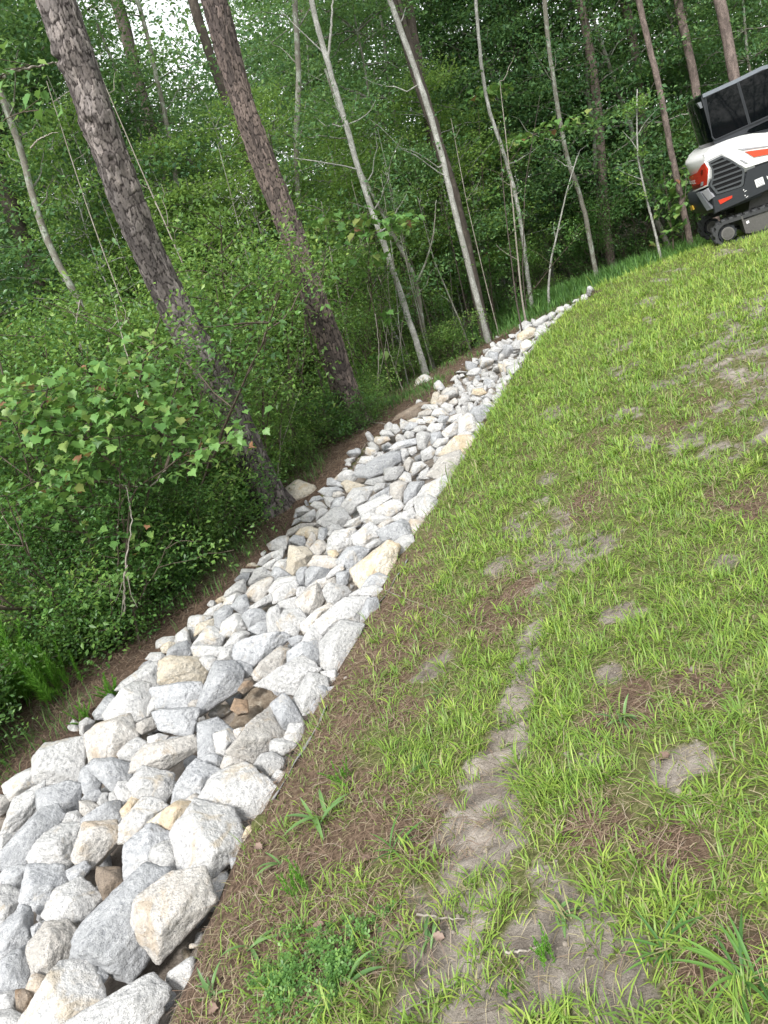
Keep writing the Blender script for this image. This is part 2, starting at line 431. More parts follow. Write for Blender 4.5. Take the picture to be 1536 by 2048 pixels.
# traced outlines of the large stones: tile, stone kind, label, points in that tile
TILES = {'A': (0, 1700, .2279), 'B': (0, 1400, .2279), 'C': (250, 1450, .2279), 'D': (150, 1230, .1953), 'E': (400, 1230, .1953),
         'F': (350, 1050, .1628), 'G': (560, 1030, .1823), 'H': (560, 850, .1823), 'I': (700, 780, .1823), 'J': (860, 560, .2279),
         'R': (0, 1250, .4557), 'P': (0, 0, 1.)}
ROCKS = [
('A','w','broad whitish slab at the very bottom of the pile beside the lawn',[640,1490,900,1370,1060,1250,1300,1120,1450,1250,1420,1370,1340,1527,1300,1680,620,1680]),
('A','w','large whitish boulder with a pointed top, left of the bottom slab',[215,1480,330,1310,480,1150,530,1010,680,940,775,990,800,1200,870,1260,905,1350,740,1440,600,1560,230,1640]),
('A','g','biggest blue-grey wedge stone, leaning left of the pinkish boulder',[700,700,780,590,890,560,1100,340,1240,180,1400,170,1440,240,1290,940,1220,1080,1150,1130,940,1100,680,930,670,840]),
('R','t','big pinkish tan boulder overhanging the lawn edge near the bottom',[570,1250,600,1210,750,1100,880,1085,935,1160,930,1220,850,1330,760,1440,700,1465,620,1400,575,1300]),
('A','w','egg-shaped greenish white boulder with a rounded belly, above the pointed boulder',[390,560,430,430,500,350,700,250,820,280,890,400,840,480,720,600,640,630,480,640,400,600]),
('A','g','faceted grey-blue block with a dark lower face, left of the egg-shaped boulder',[250,150,525,150,525,250,590,300,480,380,400,540,290,550,170,500,200,370]),
('A','g','flat-topped grey stone at the left photo edge beside the faceted block',[0,250,60,170,170,140,260,150,230,300,100,380,0,320,-60,300]),
('A','w','dull pale stone at the left photo edge below the flat-topped grey one',[-60,310,100,330,230,400,160,500,90,610,0,690,-60,600]),
('A','g','grey peaked stone with a shadowed right side near the left photo edge',[0,690,110,580,190,505,250,530,275,600,265,810,170,860,60,920,0,960]),
('A','g','rounded dark blue-grey boulder in the lower left corner area',[-60,1070,100,920,230,850,260,880,285,1050,230,1230,100,1260,-60,1260]),
('A','t','two-toned boulder, white above and ochre below, beside the dark blue-grey one',[250,860,400,660,580,630,640,700,710,790,670,920,560,990,450,1140,310,1110,280,1020]),
('A','t','narrow tan stone wedged under the two-toned boulder',[230,1230,290,1080,480,1140,400,1200,310,1310]),
('A','w','low cream stone at the left photo edge near the bottom corner',[-60,1280,120,1240,160,1270,160,1430,-60,1430]),
('A','b','small brown-stained stone by the low cream one at bottom left',[140,1240,210,1230,310,1290,300,1340,240,1430,200,1470,150,1400]),
('A','w','pale stone filling the very bottom left corner of the photo',[-60,1430,100,1410,180,1450,240,1527,240,1640,-60,1640]),
('A','b','upright smooth brown stone above the blue-grey wedge',[860,160,960,120,1040,160,1090,300,980,370,935,470,890,400,850,280]),
('A','t','thin beige stone tucked against the upper left side of the blue-grey wedge',[940,500,960,410,1060,330,1140,290,1060,430]),
('A','g','small grey cobble standing in the gap above the egg-shaped boulder',[590,180,740,100,790,160,730,230,630,290,600,240]),
('A','g','dark grey stone in shadow under the tip of the blue-grey wedge',[780,990,860,1010,950,1100,860,1220,830,1230,800,1150]),
('A','g','slate-grey stone half hidden behind the two-toned boulder',[275,680,340,640,400,620,390,690,290,800]),
('A','g','dark grey sliver cut by the left photo edge under the peaked stone',[-60,690,40,720,40,930,0,1020,-60,1000]),
('B','w','large square pale block with a dark undercut base on the wood side',[255,690,300,630,310,520,400,400,540,370,740,335,735,480,700,690,500,715,300,715]),
('B','w','low rounded pale stone at the wood side just below the undercut block',[30,750,150,660,300,595,260,700,400,730,250,800,90,890,50,840]),
('B','g','brick-shaped grey block with a small dark hollow below the undercut block',[340,800,520,740,600,720,690,750,720,840,690,960,560,1030,500,960,350,960]),
('B','w','wide dull white boulder left of the brick-shaped block',[0,1200,30,1000,130,870,380,730,510,750,350,850,340,960,190,1120,130,1180]),
('B','g','long diagonal blue-white slab running to the left photo edge',[-60,1480,0,1350,180,1160,330,990,480,950,545,1040,500,1110,400,1190,300,1330,220,1440,60,1500]),
('B','w','clean pale stone with sharp facets right of the long diagonal slab',[260,1380,380,1200,530,1100,720,1110,680,1250,600,1470,470,1470,300,1430]),
('B','t','stone with a white top and brown shaded face, right of the sharp-faceted one',[640,1370,680,1200,740,1090,1000,1080,1060,1110,1060,1190,950,1300,800,1460,700,1450]),
('B','w','little cone-shaped cream stone between the brick block and white-topped stone',[545,1090,600,990,680,975,730,1060,730,1110]),
('B','g','grey stone filling the hollow right of the undercut block',[690,760,720,620,820,540,900,640,880,760,860,800,760,830,720,820]),
('B','g','bumpy blue-grey boulder with a scalloped top, right of the undercut block',[790,600,830,530,980,515,1120,540,1170,580,1140,700,1040,750,990,790,890,730,860,650]),
('B','w','round wrinkled white boulder in the middle of the near stones',[1130,740,1200,650,1260,590,1420,600,1510,650,1510,800,1430,900,1260,860,1190,840]),
('B','g','light blue-grey stone directly above the brown-faced stone',[860,960,980,900,1050,890,1080,950,1070,1080,980,1100,860,1090,740,1080,740,1030]),
('B','t','warm beige stone beside the little cone-shaped one',[700,890,790,890,880,940,860,990,760,1030,710,990]),
('B','g','small charcoal-flecked stone above the warm beige one',[720,870,780,800,860,790,895,830,850,890,760,890]),
('B','w','small pointed white stone beside the charcoal-flecked one',[850,900,900,820,950,820,950,900,900,940]),
('B','w','small chalky stone between pointed white stone and yellowish lump',[960,820,1010,800,1060,870,1060,900,960,910]),
('B','w','knobbly pale stone under the left of the wrinkled boulder',[1010,800,1040,730,1120,720,1140,760,1200,850,1090,920,1050,880]),
('B','y','small yellowish lump with two pine needles on it',[1060,970,1140,870,1190,840,1230,890,1170,990,1090,1060]),
('B','w','tall greenish white stone with a pitted top, below the wrinkled boulder',[1050,1240,1070,1080,1140,990,1240,880,1330,870,1460,940,1380,1040,1260,1150,1160,1240,1090,1280]),
('B','t','large rough tan and white boulder above the undercut block',[760,310,850,240,1000,180,1120,140,1200,210,1200,330,1050,460,990,520,800,540,740,440,740,350]),
('B','w','small egg-like white stone outermost on the wood side by the pine straw',[595,240,640,175,700,210,700,290,640,290]),
('B','w','small white stone second from the pine straw, by the egg-like one',[700,200,760,160,830,190,790,260,740,320,705,290]),
('B','w','pale stone with golden streaks left of the rusty-streaked boulder',[1040,470,1140,370,1200,340,1280,380,1270,430,1200,550,1160,560,1060,520]),
('B','t','tan stone cut by the left photo edge beside the wide white boulder',[-60,830,60,850,80,890,50,970,0,1010,-60,1000]),
('B','w','white wedge cut by the left photo edge under the wide white boulder',[-60,1210,60,1180,150,1170,50,1300,0,1360,-60,1350]),
('C','w','big brilliant white boulder at the lawn edge with a rounded right end',[670,680,740,560,800,440,900,370,1050,350,1220,390,1320,490,1330,560,1230,730,1160,790,1000,820,840,740]),
('C','w','very large flat speckled slab at the lawn edge, brown at its upper corner',[430,960,520,860,600,760,620,680,740,690,930,770,1020,870,1065,960,1050,1040,920,1170,850,1250,740,1350,510,1280,500,1200]),
('C','y','long narrow cream stone with brown pits beside the flat speckled slab',[220,850,370,760,480,670,590,700,600,740,500,860,400,960,350,950]),
('C','w','pale stone with a crust of dirt on top, against the flat speckled slab',[240,1080,340,1020,490,990,540,1060,510,1280,380,1330,300,1250,240,1170]),
('C','g','grey weathered boulder left of the dirt-crusted stone',[0,1060,90,1000,220,880,400,980,300,1060,240,1110,250,1250,140,1310,0,1370]),
('C','g','blue-white upright stone left of the brilliant white boulder',[430,680,450,560,560,380,620,320,720,350,830,410,780,500,670,640,650,690,520,680]),
('C','t','small brown foot stone below the blue-white upright',[520,670,620,600,670,650,610,720]),
('C','w','smooth cream cobble at the lawn edge just above the brilliant white boulder',[1140,350,1200,260,1290,240,1385,300,1370,370,1280,440,1200,390,1150,380]),
('C','w','chunky cream stone second above the brilliant white boulder on the lawn edge',[1275,220,1290,140,1360,120,1500,180,1380,270]),
('C','t','beige stone standing behind the brilliant white boulder',[830,400,880,270,950,240,1040,290,1050,350,900,390]),
('C','g','small glossy blue-grey stone in the dark gap behind the blue-white upright',[660,310,700,265,790,255,860,300,840,370,790,390,700,350]),
('C','w','small squarish pale stone below the muddy patch',[780,80,910,45,970,130,930,190,870,265,810,240,790,140]),
('C','t','large hollow-faced boulder with a rusty streak along its lower edge',[80,400,100,280,200,180,400,130,580,100,660,190,600,280,500,290,400,380,340,400,170,370]),
('C','w','small white stone on top of the hollow-faced boulder',[190,180,200,110,290,80,370,100,340,170,220,210]),
('C','g','big grey-white boulder with a dark right side, above the hollow-faced one',[590,100,640,0,800,-50,930,20,930,60,790,90,800,250,650,300,560,270,620,200]),
('D','y','orange and yellow crumbly boulder in the middle of the near pile',[840,590,880,480,990,430,1120,420,1250,450,1350,540,1350,640,1270,740,1100,700,950,720,870,690]),
('D','g','dark grey rough block right below the orange boulder',[800,760,940,720,1080,700,1270,700,1300,800,1260,870,1140,950,960,970,850,940]),
('D','g','trapezoid grey block with a level top, two below the orange boulder',[815,1010,900,980,1130,960,1250,970,1240,1070,1180,1240,1050,1220,880,1170]),
('D','w','big pale block with one blue facet on the wood side',[310,1010,430,890,510,820,600,710,750,720,770,860,730,960,700,1060,590,1090,500,1050,360,1090]),
('D','g','grey-white stone outermost beside the block with one blue facet',[190,1000,230,930,340,810,430,850,450,890,310,1000,330,1050,210,1060]),
('D','w','pale stone with a pink tinge left of the orange boulder',[440,760,500,680,620,590,740,510,840,490,860,720,760,730,600,700,500,740]),
('D','w','white stone with a bright facet, left of the dark grey rough block',[740,1040,750,950,820,780,860,900,960,960,850,1000,800,1040]),
('D','t','small stone half in shade left of the trapezoid block',[640,1110,750,1060,800,1040,840,1140,760,1170,690,1210,640,1180]),
('D','w','angular white stone at the wood side above the small yellow cobble',[840,360,840,270,900,230,1050,220,1070,250,1040,290,890,320,880,380]),
('D','y','small yellow cobble just above the orange boulder',[880,340,900,310,1030,290,960,380,900,390]),
('D','g','sky-blue tinted stone directly above the orange boulder',[950,430,970,350,1040,300,1140,270,1190,340,1190,430,1080,430]),
('D','w','small off-white stone at the wood side left of the sky-blue one',[730,450,780,390,880,385,930,430,850,490,770,470]),
('D','g','flat grey chip at the wood side below the small off-white stone',[650,550,700,490,780,460,810,490,720,530]),
('D','w','boxy white block with a tilted top, upper right of the sky-blue stone',[1200,330,1260,230,1350,130,1430,130,1520,230,1520,280,1470,340,1370,310,1250,340]),
('D','w','tall white stone at the wood side above the sky-blue one',[1150,190,1170,30,1250,10,1400,20,1300,70,1240,130,1220,260,1190,280,1180,200]),
('D','y','cream stone leaning behind the boxy white block',[1230,210,1250,100,1330,40,1430,30,1430,120,1340,140,1280,230]),
('D','w','long low white stone below the boxy white block',[1200,400,1210,330,1330,310,1480,350,1620,340,1700,400,1480,440,1330,440,1250,440]),
('D','g','tall blue-white boulder right of the orange one',[1250,1030,1270,900,1350,700,1390,580,1430,500,1536,470,1620,500,1700,600,1680,750,1540,840,1450,900,1350,1020]),
('D','t','small pinkish cobble in the gap right of the dark grey rough block',[1160,940,1200,890,1290,870,1250,960,1180,960]),
('E','g','large blue-white boulder with a level top and tan lower corner',[345,380,380,310,450,260,700,220,840,200,890,250,800,320,710,390,620,480,530,530,440,480,360,440]),
('E','t','crumbly tan stone right of the tan-cornered boulder',[550,600,620,490,720,390,800,340,940,370,890,450,830,540,680,620,600,660,550,640]),
('E','g','grey-green stone with a dark notch behind the triangular stone',[890,450,910,380,1060,340,1250,270,1240,400,1200,520,1130,480,1040,430,920,490]),
('E','w','large triangular stone with a peaked top and dirty shaded face',[600,710,740,620,900,520,1030,430,1130,480,1210,560,1090,640,1040,710,970,800,890,760,750,750]),
('E','w','big white kidney-shaped stone at the lawn edge beside the triangular one',[960,870,1040,700,1110,600,1200,580,1280,650,1310,780,1270,860,1180,950,1060,1010,1000,960]),
('E','g','big peaked stone with one dark and one bright blue facet',[720,940,850,820,920,870,1010,1000,1050,1090,930,1120,870,1250,800,1150,760,1070]),
('E','w','upright white prism at the lawn edge below the blue-faceted stone',[860,1280,920,1120,1060,1110,1080,1170,1060,1240,990,1330,890,1320]),
('E','w','white stone in front of the upright prism',[720,1340,770,1270,860,1270,990,1330,930,1380,840,1440,730,1390]),
('E','t','large stone half tan and half blue-grey below the blue-faceted one',[300,1390,400,1270,540,1110,640,1010,720,960,760,1070,860,1250,770,1270,720,1340,690,1410,560,1480,450,1460]),
('E','w','pale stone at the lawn edge half covered by grass, above the kidney-shaped one',[1240,590,1380,560,1410,640,1390,710,1310,730,1270,660]),
('E','g','flat little grey stone at the lawn edge under the grass-covered one',[1310,740,1390,730,1370,800,1300,810]),
('E','w','tall pillar-like stone with a brown stripe down its side',[685,10,720,-60,800,-90,830,60,820,180,740,210,700,180]),
('E','g','grey slanted stone left of the brown-striped pillar',[500,150,600,80,690,70,700,170,600,200,540,190]),
('E','w','white leaning stone above the boxy block and left of the grey slanted one',[210,170,280,80,380,0,430,20,480,130,420,170,330,210,240,210]),
('E','g','small grey stone by the tuft of dry grass in the rocks',[900,250,1000,210,1080,230,1060,290,1030,330,940,310]),
('E','w','curved white stone right of the dry grass tuft',[1030,300,1100,180,1180,90,1240,210,1250,240,1150,300,1080,330]),
('E','b','small soil-stained stone at the top of the muddy patch',[390,770,450,680,540,680,550,730,450,800]),
('E','b','mud-coated stone at the left of the muddy patch',[320,960,360,860,480,880,490,990,380,1010]),
('E','w','little pale stone under the muddy patch',[470,1130,540,1070,620,1080,520,1190,480,1200]),
('E','t','little tan stone next to the squarish pale one',[340,1180,460,1150,470,1200,370,1270]),
('E','g','grey stone behind the tall blue-white boulder',[360,620,460,640,545,600,520,520,400,470,320,500,330,580]),
('E','w','pale stone with a dark underside left of the tan-cornered boulder',[190,470,200,400,330,310,350,430,330,470]),
('E','w','chalk-white rubble stone between the boxy block and tan-cornered boulder',[240,330,350,190,450,170,500,200,450,250,380,300,340,340,280,340]),
('E','w','low pale stone right of the yellow face of the orange boulder',[0,460,120,420,200,470,150,530,80,560]),
('F','g','grey stone with a vertical dark side near the wood edge',[490,1080,610,1000,710,990,720,1080,680,1160,560,1280,500,1250]),
('F','w','white-topped stone outermost above the vertical-sided grey one',[360,1100,420,1030,560,960,600,1000,490,1080,480,1120]),
('F','w','cream-white stone second from the wood edge in line with the low fallen twigs',[590,990,620,900,760,840,810,870,760,920,700,990,640,1000]),
('F','g','light blue round-shouldered stone near the wood edge',[700,1000,780,890,870,860,920,920,900,980,940,1080,860,1120,780,1080,720,1040]),
('F','w','high-peaked white stone below the light blue one',[560,1320,590,1200,750,1090,820,1120,870,1200,900,1270,850,1300,700,1340,620,1340]),
('F','g','grey shaded stone between the high-peaked one and the pillar',[830,1120,900,1120,1040,1040,1130,1110,1130,1180,980,1250,920,1270,880,1210]),
('F','t','speckled brown and white angular stone near the wood edge',[880,860,950,740,1060,710,1160,650,1200,680,1180,760,1140,860,1070,940,940,930]),
('F','w','boat-shaped white stone with a greenish underside',[1150,800,1210,690,1260,650,1480,630,1500,680,1400,720,1290,780,1200,860,1150,840]),
('F','w','white stone with a faint orange crest below the boat-shaped one',[1210,850,1250,790,1400,710,1470,690,1510,750,1470,850,1400,880,1310,940,1220,960]),
('F','w','wedge-shaped cream stone outermost at the wood edge beside the speckled one',[610,880,640,810,760,710,850,670,880,760,870,830,780,840,660,880]),
('F','w','tall cream stone with a pink side, left of the boat-shaped one',[890,740,930,660,1000,540,1080,530,1210,610,1100,620,960,690,900,800]),
('F','g','small grey-white stone at the wood edge with a bluish top',[735,670,820,590,910,590,900,650,850,670,760,700]),
('F','w','thin white flake stone at the wood edge behind the bluish-topped one',[810,590,830,540,1000,545,1000,580,920,620]),
('F','g','light grey triangular stone above the boat-shaped one',[1200,680,1190,590,1230,520,1310,540,1430,630,1330,640,1260,660]),
('F','w','cream stone with a shaded right face above the light grey triangle',[1190,540,1240,460,1290,430,1400,420,1380,510,1350,560,1250,520]),
('G','y','large cream bean-shaped boulder in the middle of the strip',[80,600,110,500,80,430,110,350,200,340,290,370,340,430,300,520,280,590,150,650]),
('F','w','slanting white stone left of the cream bean-shaped boulder',[1070,510,1150,450,1280,380,1300,410,1200,470,1170,540,1110,540]),
('F','y','small yellowish stone lying alone on the wood edge straw',[870,520,900,480,970,465,1020,500,960,530]),
('F','w','',[1020,480,1050,410,1180,340,1180,400,1080,490]),
('F','w','',[1180,340,1220,310,1320,290,1340,340,1290,390,1180,400]),
('F','w','',[1120,280,1140,240,1240,200,1280,150,1390,150,1420,230,1360,290,1250,290,1180,300]),
('F','w','',[1060,980,1100,880,1160,850,1200,890,1200,930,1130,990,1050,1050,950,1090,930,1000,1000,960]),
('G','w','',[-60,1040,0,950,110,900,180,900,220,1000,200,1040,60,1050,0,1090]),
('F','w','',[0,1450,20,1350,140,1260,150,1350,200,1480,60,1440]),
('F','y','peach-coloured stone outermost on the wood edge straw',[460,970,530,900,600,870,600,930,500,980]),
('G','w','round white stone with brown underside right of the striped pillar',[-30,1180,0,1090,60,1050,200,1040,270,1130,240,1230,170,1320,70,1350,0,1280]),
('G','y','largest flat orange-tan boulder, standing at the lawn edge midway up',[745,750,780,600,880,500,1000,400,1160,310,1280,350,1260,440,1250,560,1200,680,1100,620,1000,640,900,800,800,840,750,810]),
('G','g','blue-grey stone at the foot of the flat orange-tan boulder',[910,790,990,670,1080,640,1200,690,1200,780,1130,800,1080,780]),
('G','w','big rough cream boulder with a bulging left end, near the lawn edge',[410,1230,420,1150,560,1050,700,930,960,900,930,1000,880,1080,890,1190,760,1150,660,1180,570,1290,450,1300]),
('G','g','grey upright flank stone at the lawn edge beside the rough cream boulder',[890,1200,890,1080,960,930,1060,920,1090,1010,1060,1090,960,1230,900,1260]),
('G','w','greyish white stone just above the rough cream boulder',[770,880,900,800,1050,770,1130,830,1110,890,1060,930,960,900,820,890]),
('G','t','rounded beige boulder with a dark dimple in the middle of the strip',[180,950,220,890,300,820,400,760,460,820,490,900,440,990,350,1070,280,1120,230,1050]),
('G','w','cream stone with a shaded right corner below the flat orange-tan boulder',[475,840,520,780,600,770,720,790,775,850,720,890,650,940,560,1010,520,960,490,890]),
('G','w','long finger-like white stone left of the rough cream boulder',[230,1200,300,1120,400,1040,520,980,570,1010,430,1110,350,1200,270,1310,240,1290]),
('G','w','leaning white stone under the bulging end of the rough cream boulder',[280,1320,350,1230,400,1170,420,1260,460,1340,440,1380,300,1450,230,1440]),
('G','w','huge flat white slab at the lawn edge with a straight right side',[450,1400,560,1300,660,1180,760,1150,900,1220,870,1320,800,1480,700,1640,560,1700,470,1640,420,1500]),
('G','g','grey dull boulder above the rounded beige one',[290,610,340,570,460,570,540,600,520,680,400,710,290,780,280,700]),
('G','g','small blue-grey cube with a black lower face',[180,640,230,580,290,580,290,680,280,770,200,790,200,730]),
('G','t','wide yellowish stone with a crease above the grey dull boulder',[310,560,320,500,380,450,450,460,500,450,600,480,610,560,480,590,390,580]),
('G','y','small cream nugget tucked below the tall cream-grey boulder',[520,400,610,390,640,430,590,490,540,480]),
('G','w','tall cream-grey boulder left of the white-veined stones',[530,380,540,270,600,190,700,150,800,150,800,250,830,310,740,360,650,450,610,400]),
('G','g','dark speckled grey stone touching the flat orange-tan boulder',[620,520,640,460,740,370,860,350,970,390,880,500,780,600,700,600,690,520]),
('G','w','',[510,680,560,610,680,520,700,600,630,650,540,690]),
('G','g','',[630,770,620,640,760,610,740,740,700,790]),
('G','t','',[450,800,510,720,600,680,620,760,500,790]),
('G','w','',[290,800,400,720,490,690,520,730,440,790,350,780]),
('G','w','upright white stone with a blue-grey right half',[800,230,900,130,980,90,1060,150,1080,220,990,290,910,360,820,310]),
('G','g','broad triangular grey stone near the lawn edge above the orange-tan boulder',[1080,180,1200,150,1340,60,1400,100,1450,210,1460,290,1370,330,1250,300,1140,280]),
('G','w','',[970,380,940,340,1050,260,1130,260,1150,300,1050,360]),
('G','w','white drooping stone at the lawn edge right of the orange-tan boulder',[1280,360,1260,300,1340,240,1440,230,1470,300,1400,380,1370,480,1290,510,1260,480]),
('G','t','round yellowish stone at the lawn edge under the big white slab',[1410,100,1440,50,1536,30,1600,60,1580,140,1536,200,1480,230,1440,170]),
('G','t','',[310,390,410,280,470,290,530,350,490,400,420,440,350,430]),
('G','g','little upright pale blue stone',[420,190,430,140,510,150,530,210,470,280,420,260]),
('G','w','',[530,210,560,130,620,105,700,150,640,190,560,230]),
('G','y','',[180,220,230,150,330,130,420,160,400,260,330,250,220,240]),
('G','t','brownish flat slab lying at the wood edge near the leaning pine',[80,230,110,160,230,100,420,90,430,140,330,140,200,190]),
('G','g','',[100,280,160,220,260,240,280,310,240,340,140,320]),
('G','t','',[280,330,310,260,340,190,380,220,390,290,330,360,290,360]),
('G','w','',[-10,390,30,360,50,400,30,460,-10,470]),
('G','w','',[-10,240,60,230,110,290,100,330,-10,330]),
('G','w','',[180,850,200,790,270,790,290,830,220,880,190,900]),
('H','y','large yellow streaked boulder standing apart by the leaning pine\'s foot',[70,700,100,650,190,615,290,640,350,670,400,730,430,770,340,800,260,880,130,880,95,790]),
('H','g','long blue-grey sloping slab near the wood edge',[820,540,900,480,1060,390,1180,310,1290,300,1300,400,1240,450,1140,510,990,570,880,560]),
('H','w','long white stone with a shadowed cleft, below the sloping slab',[680,890,700,820,800,700,930,670,1020,680,1020,740,940,830,880,790,800,830,740,920]),
('H','y','ochre-faced stone between the yellow boulder and the sloping slab',[675,640,730,605,850,620,920,660,800,690,740,740,700,720]),
('H','g','grey-green stone immediately right of the yellow streaked boulder',[430,730,480,690,620,680,690,720,570,750,540,790,480,780]),
('H','g','pointed pale blue stone above the grey-green one',[520,660,525,590,570,585,680,640,690,680,600,680]),
('H','w','mottled stone with a tan end at the wood edge',[600,600,680,520,770,500,860,550,800,620,700,600,640,620]),
('H','g','small grey stone at the tail of the sloping slab',[820,510,850,440,910,430,950,470,870,540]),
('H','w','cream stone above the tail of the sloping slab',[870,410,900,350,1010,340,1060,390,970,440,890,430]),
('H','w','',[940,310,950,245,1040,260,1060,320,1010,340]),
('H','w','wide rounded boulder with white top and grey belly',[420,1060,470,1000,600,910,690,930,710,990,760,1030,690,1110,540,1140,440,1110]),
('H','w','bright white bun-shaped boulder',[1060,970,1080,900,1210,830,1300,830,1350,900,1260,990,1200,1010,1100,990]),
('H','w','long pinkish white stone behind the bun-shaped boulder',[840,960,860,900,960,850,1120,780,1210,800,1190,840,1080,900,1060,960,980,960,900,980]),
('H','g','dark grey shaded stone above the bun-shaped boulder',[980,840,1000,790,1110,710,1210,670,1210,780,1120,770,1020,820]),
('H','t','squarish tan stone right of the dark shaded one',[1210,780,1215,660,1300,620,1390,640,1370,760,1330,840,1240,830]),
('H','w','',[730,960,770,880,820,800,900,780,930,830,860,900,770,990]),
('H','w','ribbed white stone right below the bun-shaped boulder',[1230,1020,1330,960,1450,910,1490,990,1440,1060,1390,1080,1290,1060]),
('H','w','',[1360,930,1390,860,1480,790,1536,780,1470,880,1440,910]),
('H','w','',[710,1110,760,1050,890,1000,900,1060,830,1120,740,1140]),
('H','w','',[900,1060,920,980,990,960,1140,990,1230,1020,1100,1060,1040,1090,960,1060]),
('H','t','',[1060,1120,1140,1050,1230,1020,1290,1060,1210,1110,1140,1150,1080,1170]),
('H','w','',[230,1010,310,960,370,930,390,1000,330,1060,240,1050]),
('H','w','',[390,1000,400,960,480,910,520,940,490,990,400,1040]),
('H','w','',[160,1010,180,920,260,890,320,900,330,940,240,970,200,1020]),
('H','g','',[320,850,360,790,430,780,480,810,400,840]),
('H','w','',[340,880,380,840,450,850,510,900,440,940,400,930]),
('H','w','',[480,790,560,790,600,810,550,900,510,870]),
('H','g','',[560,910,600,810,700,790,690,850,670,900]),
('H','t','',[580,790,590,740,650,725,710,760,640,790]),
('H','w','blocky white stone under the upper end of the sloping slab',[1140,540,1150,480,1270,455,1350,460,1340,510,1270,590,1150,600]),
('H','w','',[1020,700,1060,640,1150,640,1140,690,1050,730]),
('H','w','',[940,640,970,600,1130,560,1150,620,1040,660]),
('H','t','',[1040,180,1050,130,1180,130,1200,160,1090,210]),
('H','w','',[1100,100,1120,60,1210,70,1250,110,1180,130]),
('H','w','',[130,1100,160,1040,230,1010,230,1050]),
('I','w','big bluish white slab at the lawn edge with a straight sloping right side',[740,1180,820,1050,1040,950,1085,1000,1050,1120,980,1230,860,1170]),
('I','w','broad shield-shaped white boulder at the lawn edge',[700,1280,710,1200,860,1160,980,1240,960,1340,830,1400,740,1380]),
('I','t','large cream boulder at the lawn edge with pine straw over its foot',[860,930,880,860,1000,740,1190,680,1250,760,1200,900,1090,990,960,940]),
('I','y','long orange-stained boulder at the lawn edge',[990,700,1060,620,1180,540,1300,500,1350,540,1320,620,1280,720,1190,700,1090,740]),
('I','w','upright cream boulder at the lawn edge above the orange-stained one',[1200,330,1290,260,1340,280,1400,380,1370,450,1200,480]),
('I','g','blue-grey boulder at the lawn edge where the grass turns bright',[1320,260,1350,200,1440,190,1536,180,1510,280,1450,360,1400,370]),
('I','w','round drum-shaped white stone in the strip beside the second pine',[715,560,730,490,800,460,880,490,880,580,830,640,750,640]),
('I','g','dark grey stone right of the drum-shaped one',[890,480,990,460,1000,520,920,600,890,580]),
('I','w','white stone with a grey shadowed side, left of the upright cream boulder',[1010,470,1060,400,1150,350,1200,400,1170,480,1060,520]),
('I','b','long orange-brown slab lying outside the strip beyond the second pine',[480,340,530,270,620,210,760,140,850,150,790,200,720,290,600,340]),
('I','g','long blue-grey stone left of the drum-shaped one',[440,640,520,570,640,530,720,530,720,590,600,640,500,660]),
('I','w','',[330,470,360,440,430,440,460,490,390,510]),
('I','w','',[450,440,470,380,510,380,550,440,500,480]),
('I','w','',[550,370,560,320,650,360,620,420,560,420]),
('I','w','',[590,500,620,450,690,460,700,510,640,530]),
('I','g','',[600,420,660,350,740,370,720,410,640,440]),
('I','w','',[530,700,560,650,620,650,640,710,590,790,530,780]),
('I','t','brown-smudged stone above the blocky white one',[590,860,600,780,650,740,700,780,680,850,640,890]),
('I','w','',[640,690,650,640,720,620,730,680,680,710]),
('I','w','',[770,750,780,680,880,620,930,670,900,740,800,780]),
('I','w','',[660,900,700,800,780,790,830,830,750,890,690,940]),
('I','w','',[750,970,780,900,860,850,850,930,870,970]),
('I','g','blue-white veined boulder left of the bluish white slab',[600,1240,600,1120,660,1020,800,1010,800,1060,720,1180,640,1200]),
('I','w','',[540,970,600,900,660,920,670,1000,600,1020]),
('I','w','',[930,700,960,640,1040,610,1050,650,990,710]),
('I','w','',[910,610,960,540,1080,520,1060,580,960,630]),
('I','w','',[900,270,930,220,1000,200,1080,270,1020,310,920,290]),
('I','g','',[960,340,990,280,1080,290,1070,330,1010,370]),
('I','w','',[1080,340,1110,290,1220,260,1240,300,1180,350]),
('I','t','',[740,310,760,250,850,210,900,230,870,270,780,310]),
('I','w','',[850,430,880,380,1010,370,1000,430,910,470]),
('I','w','',[690,450,730,400,810,390,850,420,760,460]),
('I','w','',[640,340,700,310,790,320,820,370,720,370]),
('I','w','',[790,200,820,160,950,160,960,200,880,210]),
('I','y','',[890,150,920,120,970,120,950,170]),
('I','t','brown-sided stone at the wood edge just beyond the orange-brown slab',[950,150,980,60,1080,60,1070,100,1000,160]),
('I','w','',[800,300,900,290,960,320,900,370,830,350]),
('I','w','',[1000,180,1040,140,1130,170,1120,230,1070,250]),
('I','w','',[1170,540,1190,480,1290,460,1340,480,1250,530]),
('J','y','largest yellowish boulder of the far end of the strip',[760,530,770,480,870,420,920,430,920,490,830,530,780,550]),
('J','w','white block at the lawn edge right of the far yellowish boulder',[920,480,940,430,1040,430,1040,470,940,500]),
('J','w','small pale stone lying apart in the leaf litter by the far birch foot',[570,520,580,495,620,500,625,525]),
('J','g','grey-shaded stone at the far wood edge past the birch',[500,670,520,630,600,640,590,700,530,700]),
('J','w','flat pale stone jutting from the wood edge past the brown-sided one',[320,830,350,790,420,770,440,780,410,830]),
('J','y','yellowish stone in the far strip left of a big white one',[370,1000,380,960,460,950,490,990,440,1010]),
('J','w','',[560,1030,590,990,650,980,650,1020,590,1050]),
('J','w','',[540,600,560,580,640,600,600,640,530,640]),
('J','w','',[500,680,450,680,440,770,530,730,560,700]),
('J','w','last pale flat stone at the very far tip of the strip',[1385,125,1400,100,1450,85,1460,110,1400,130]),
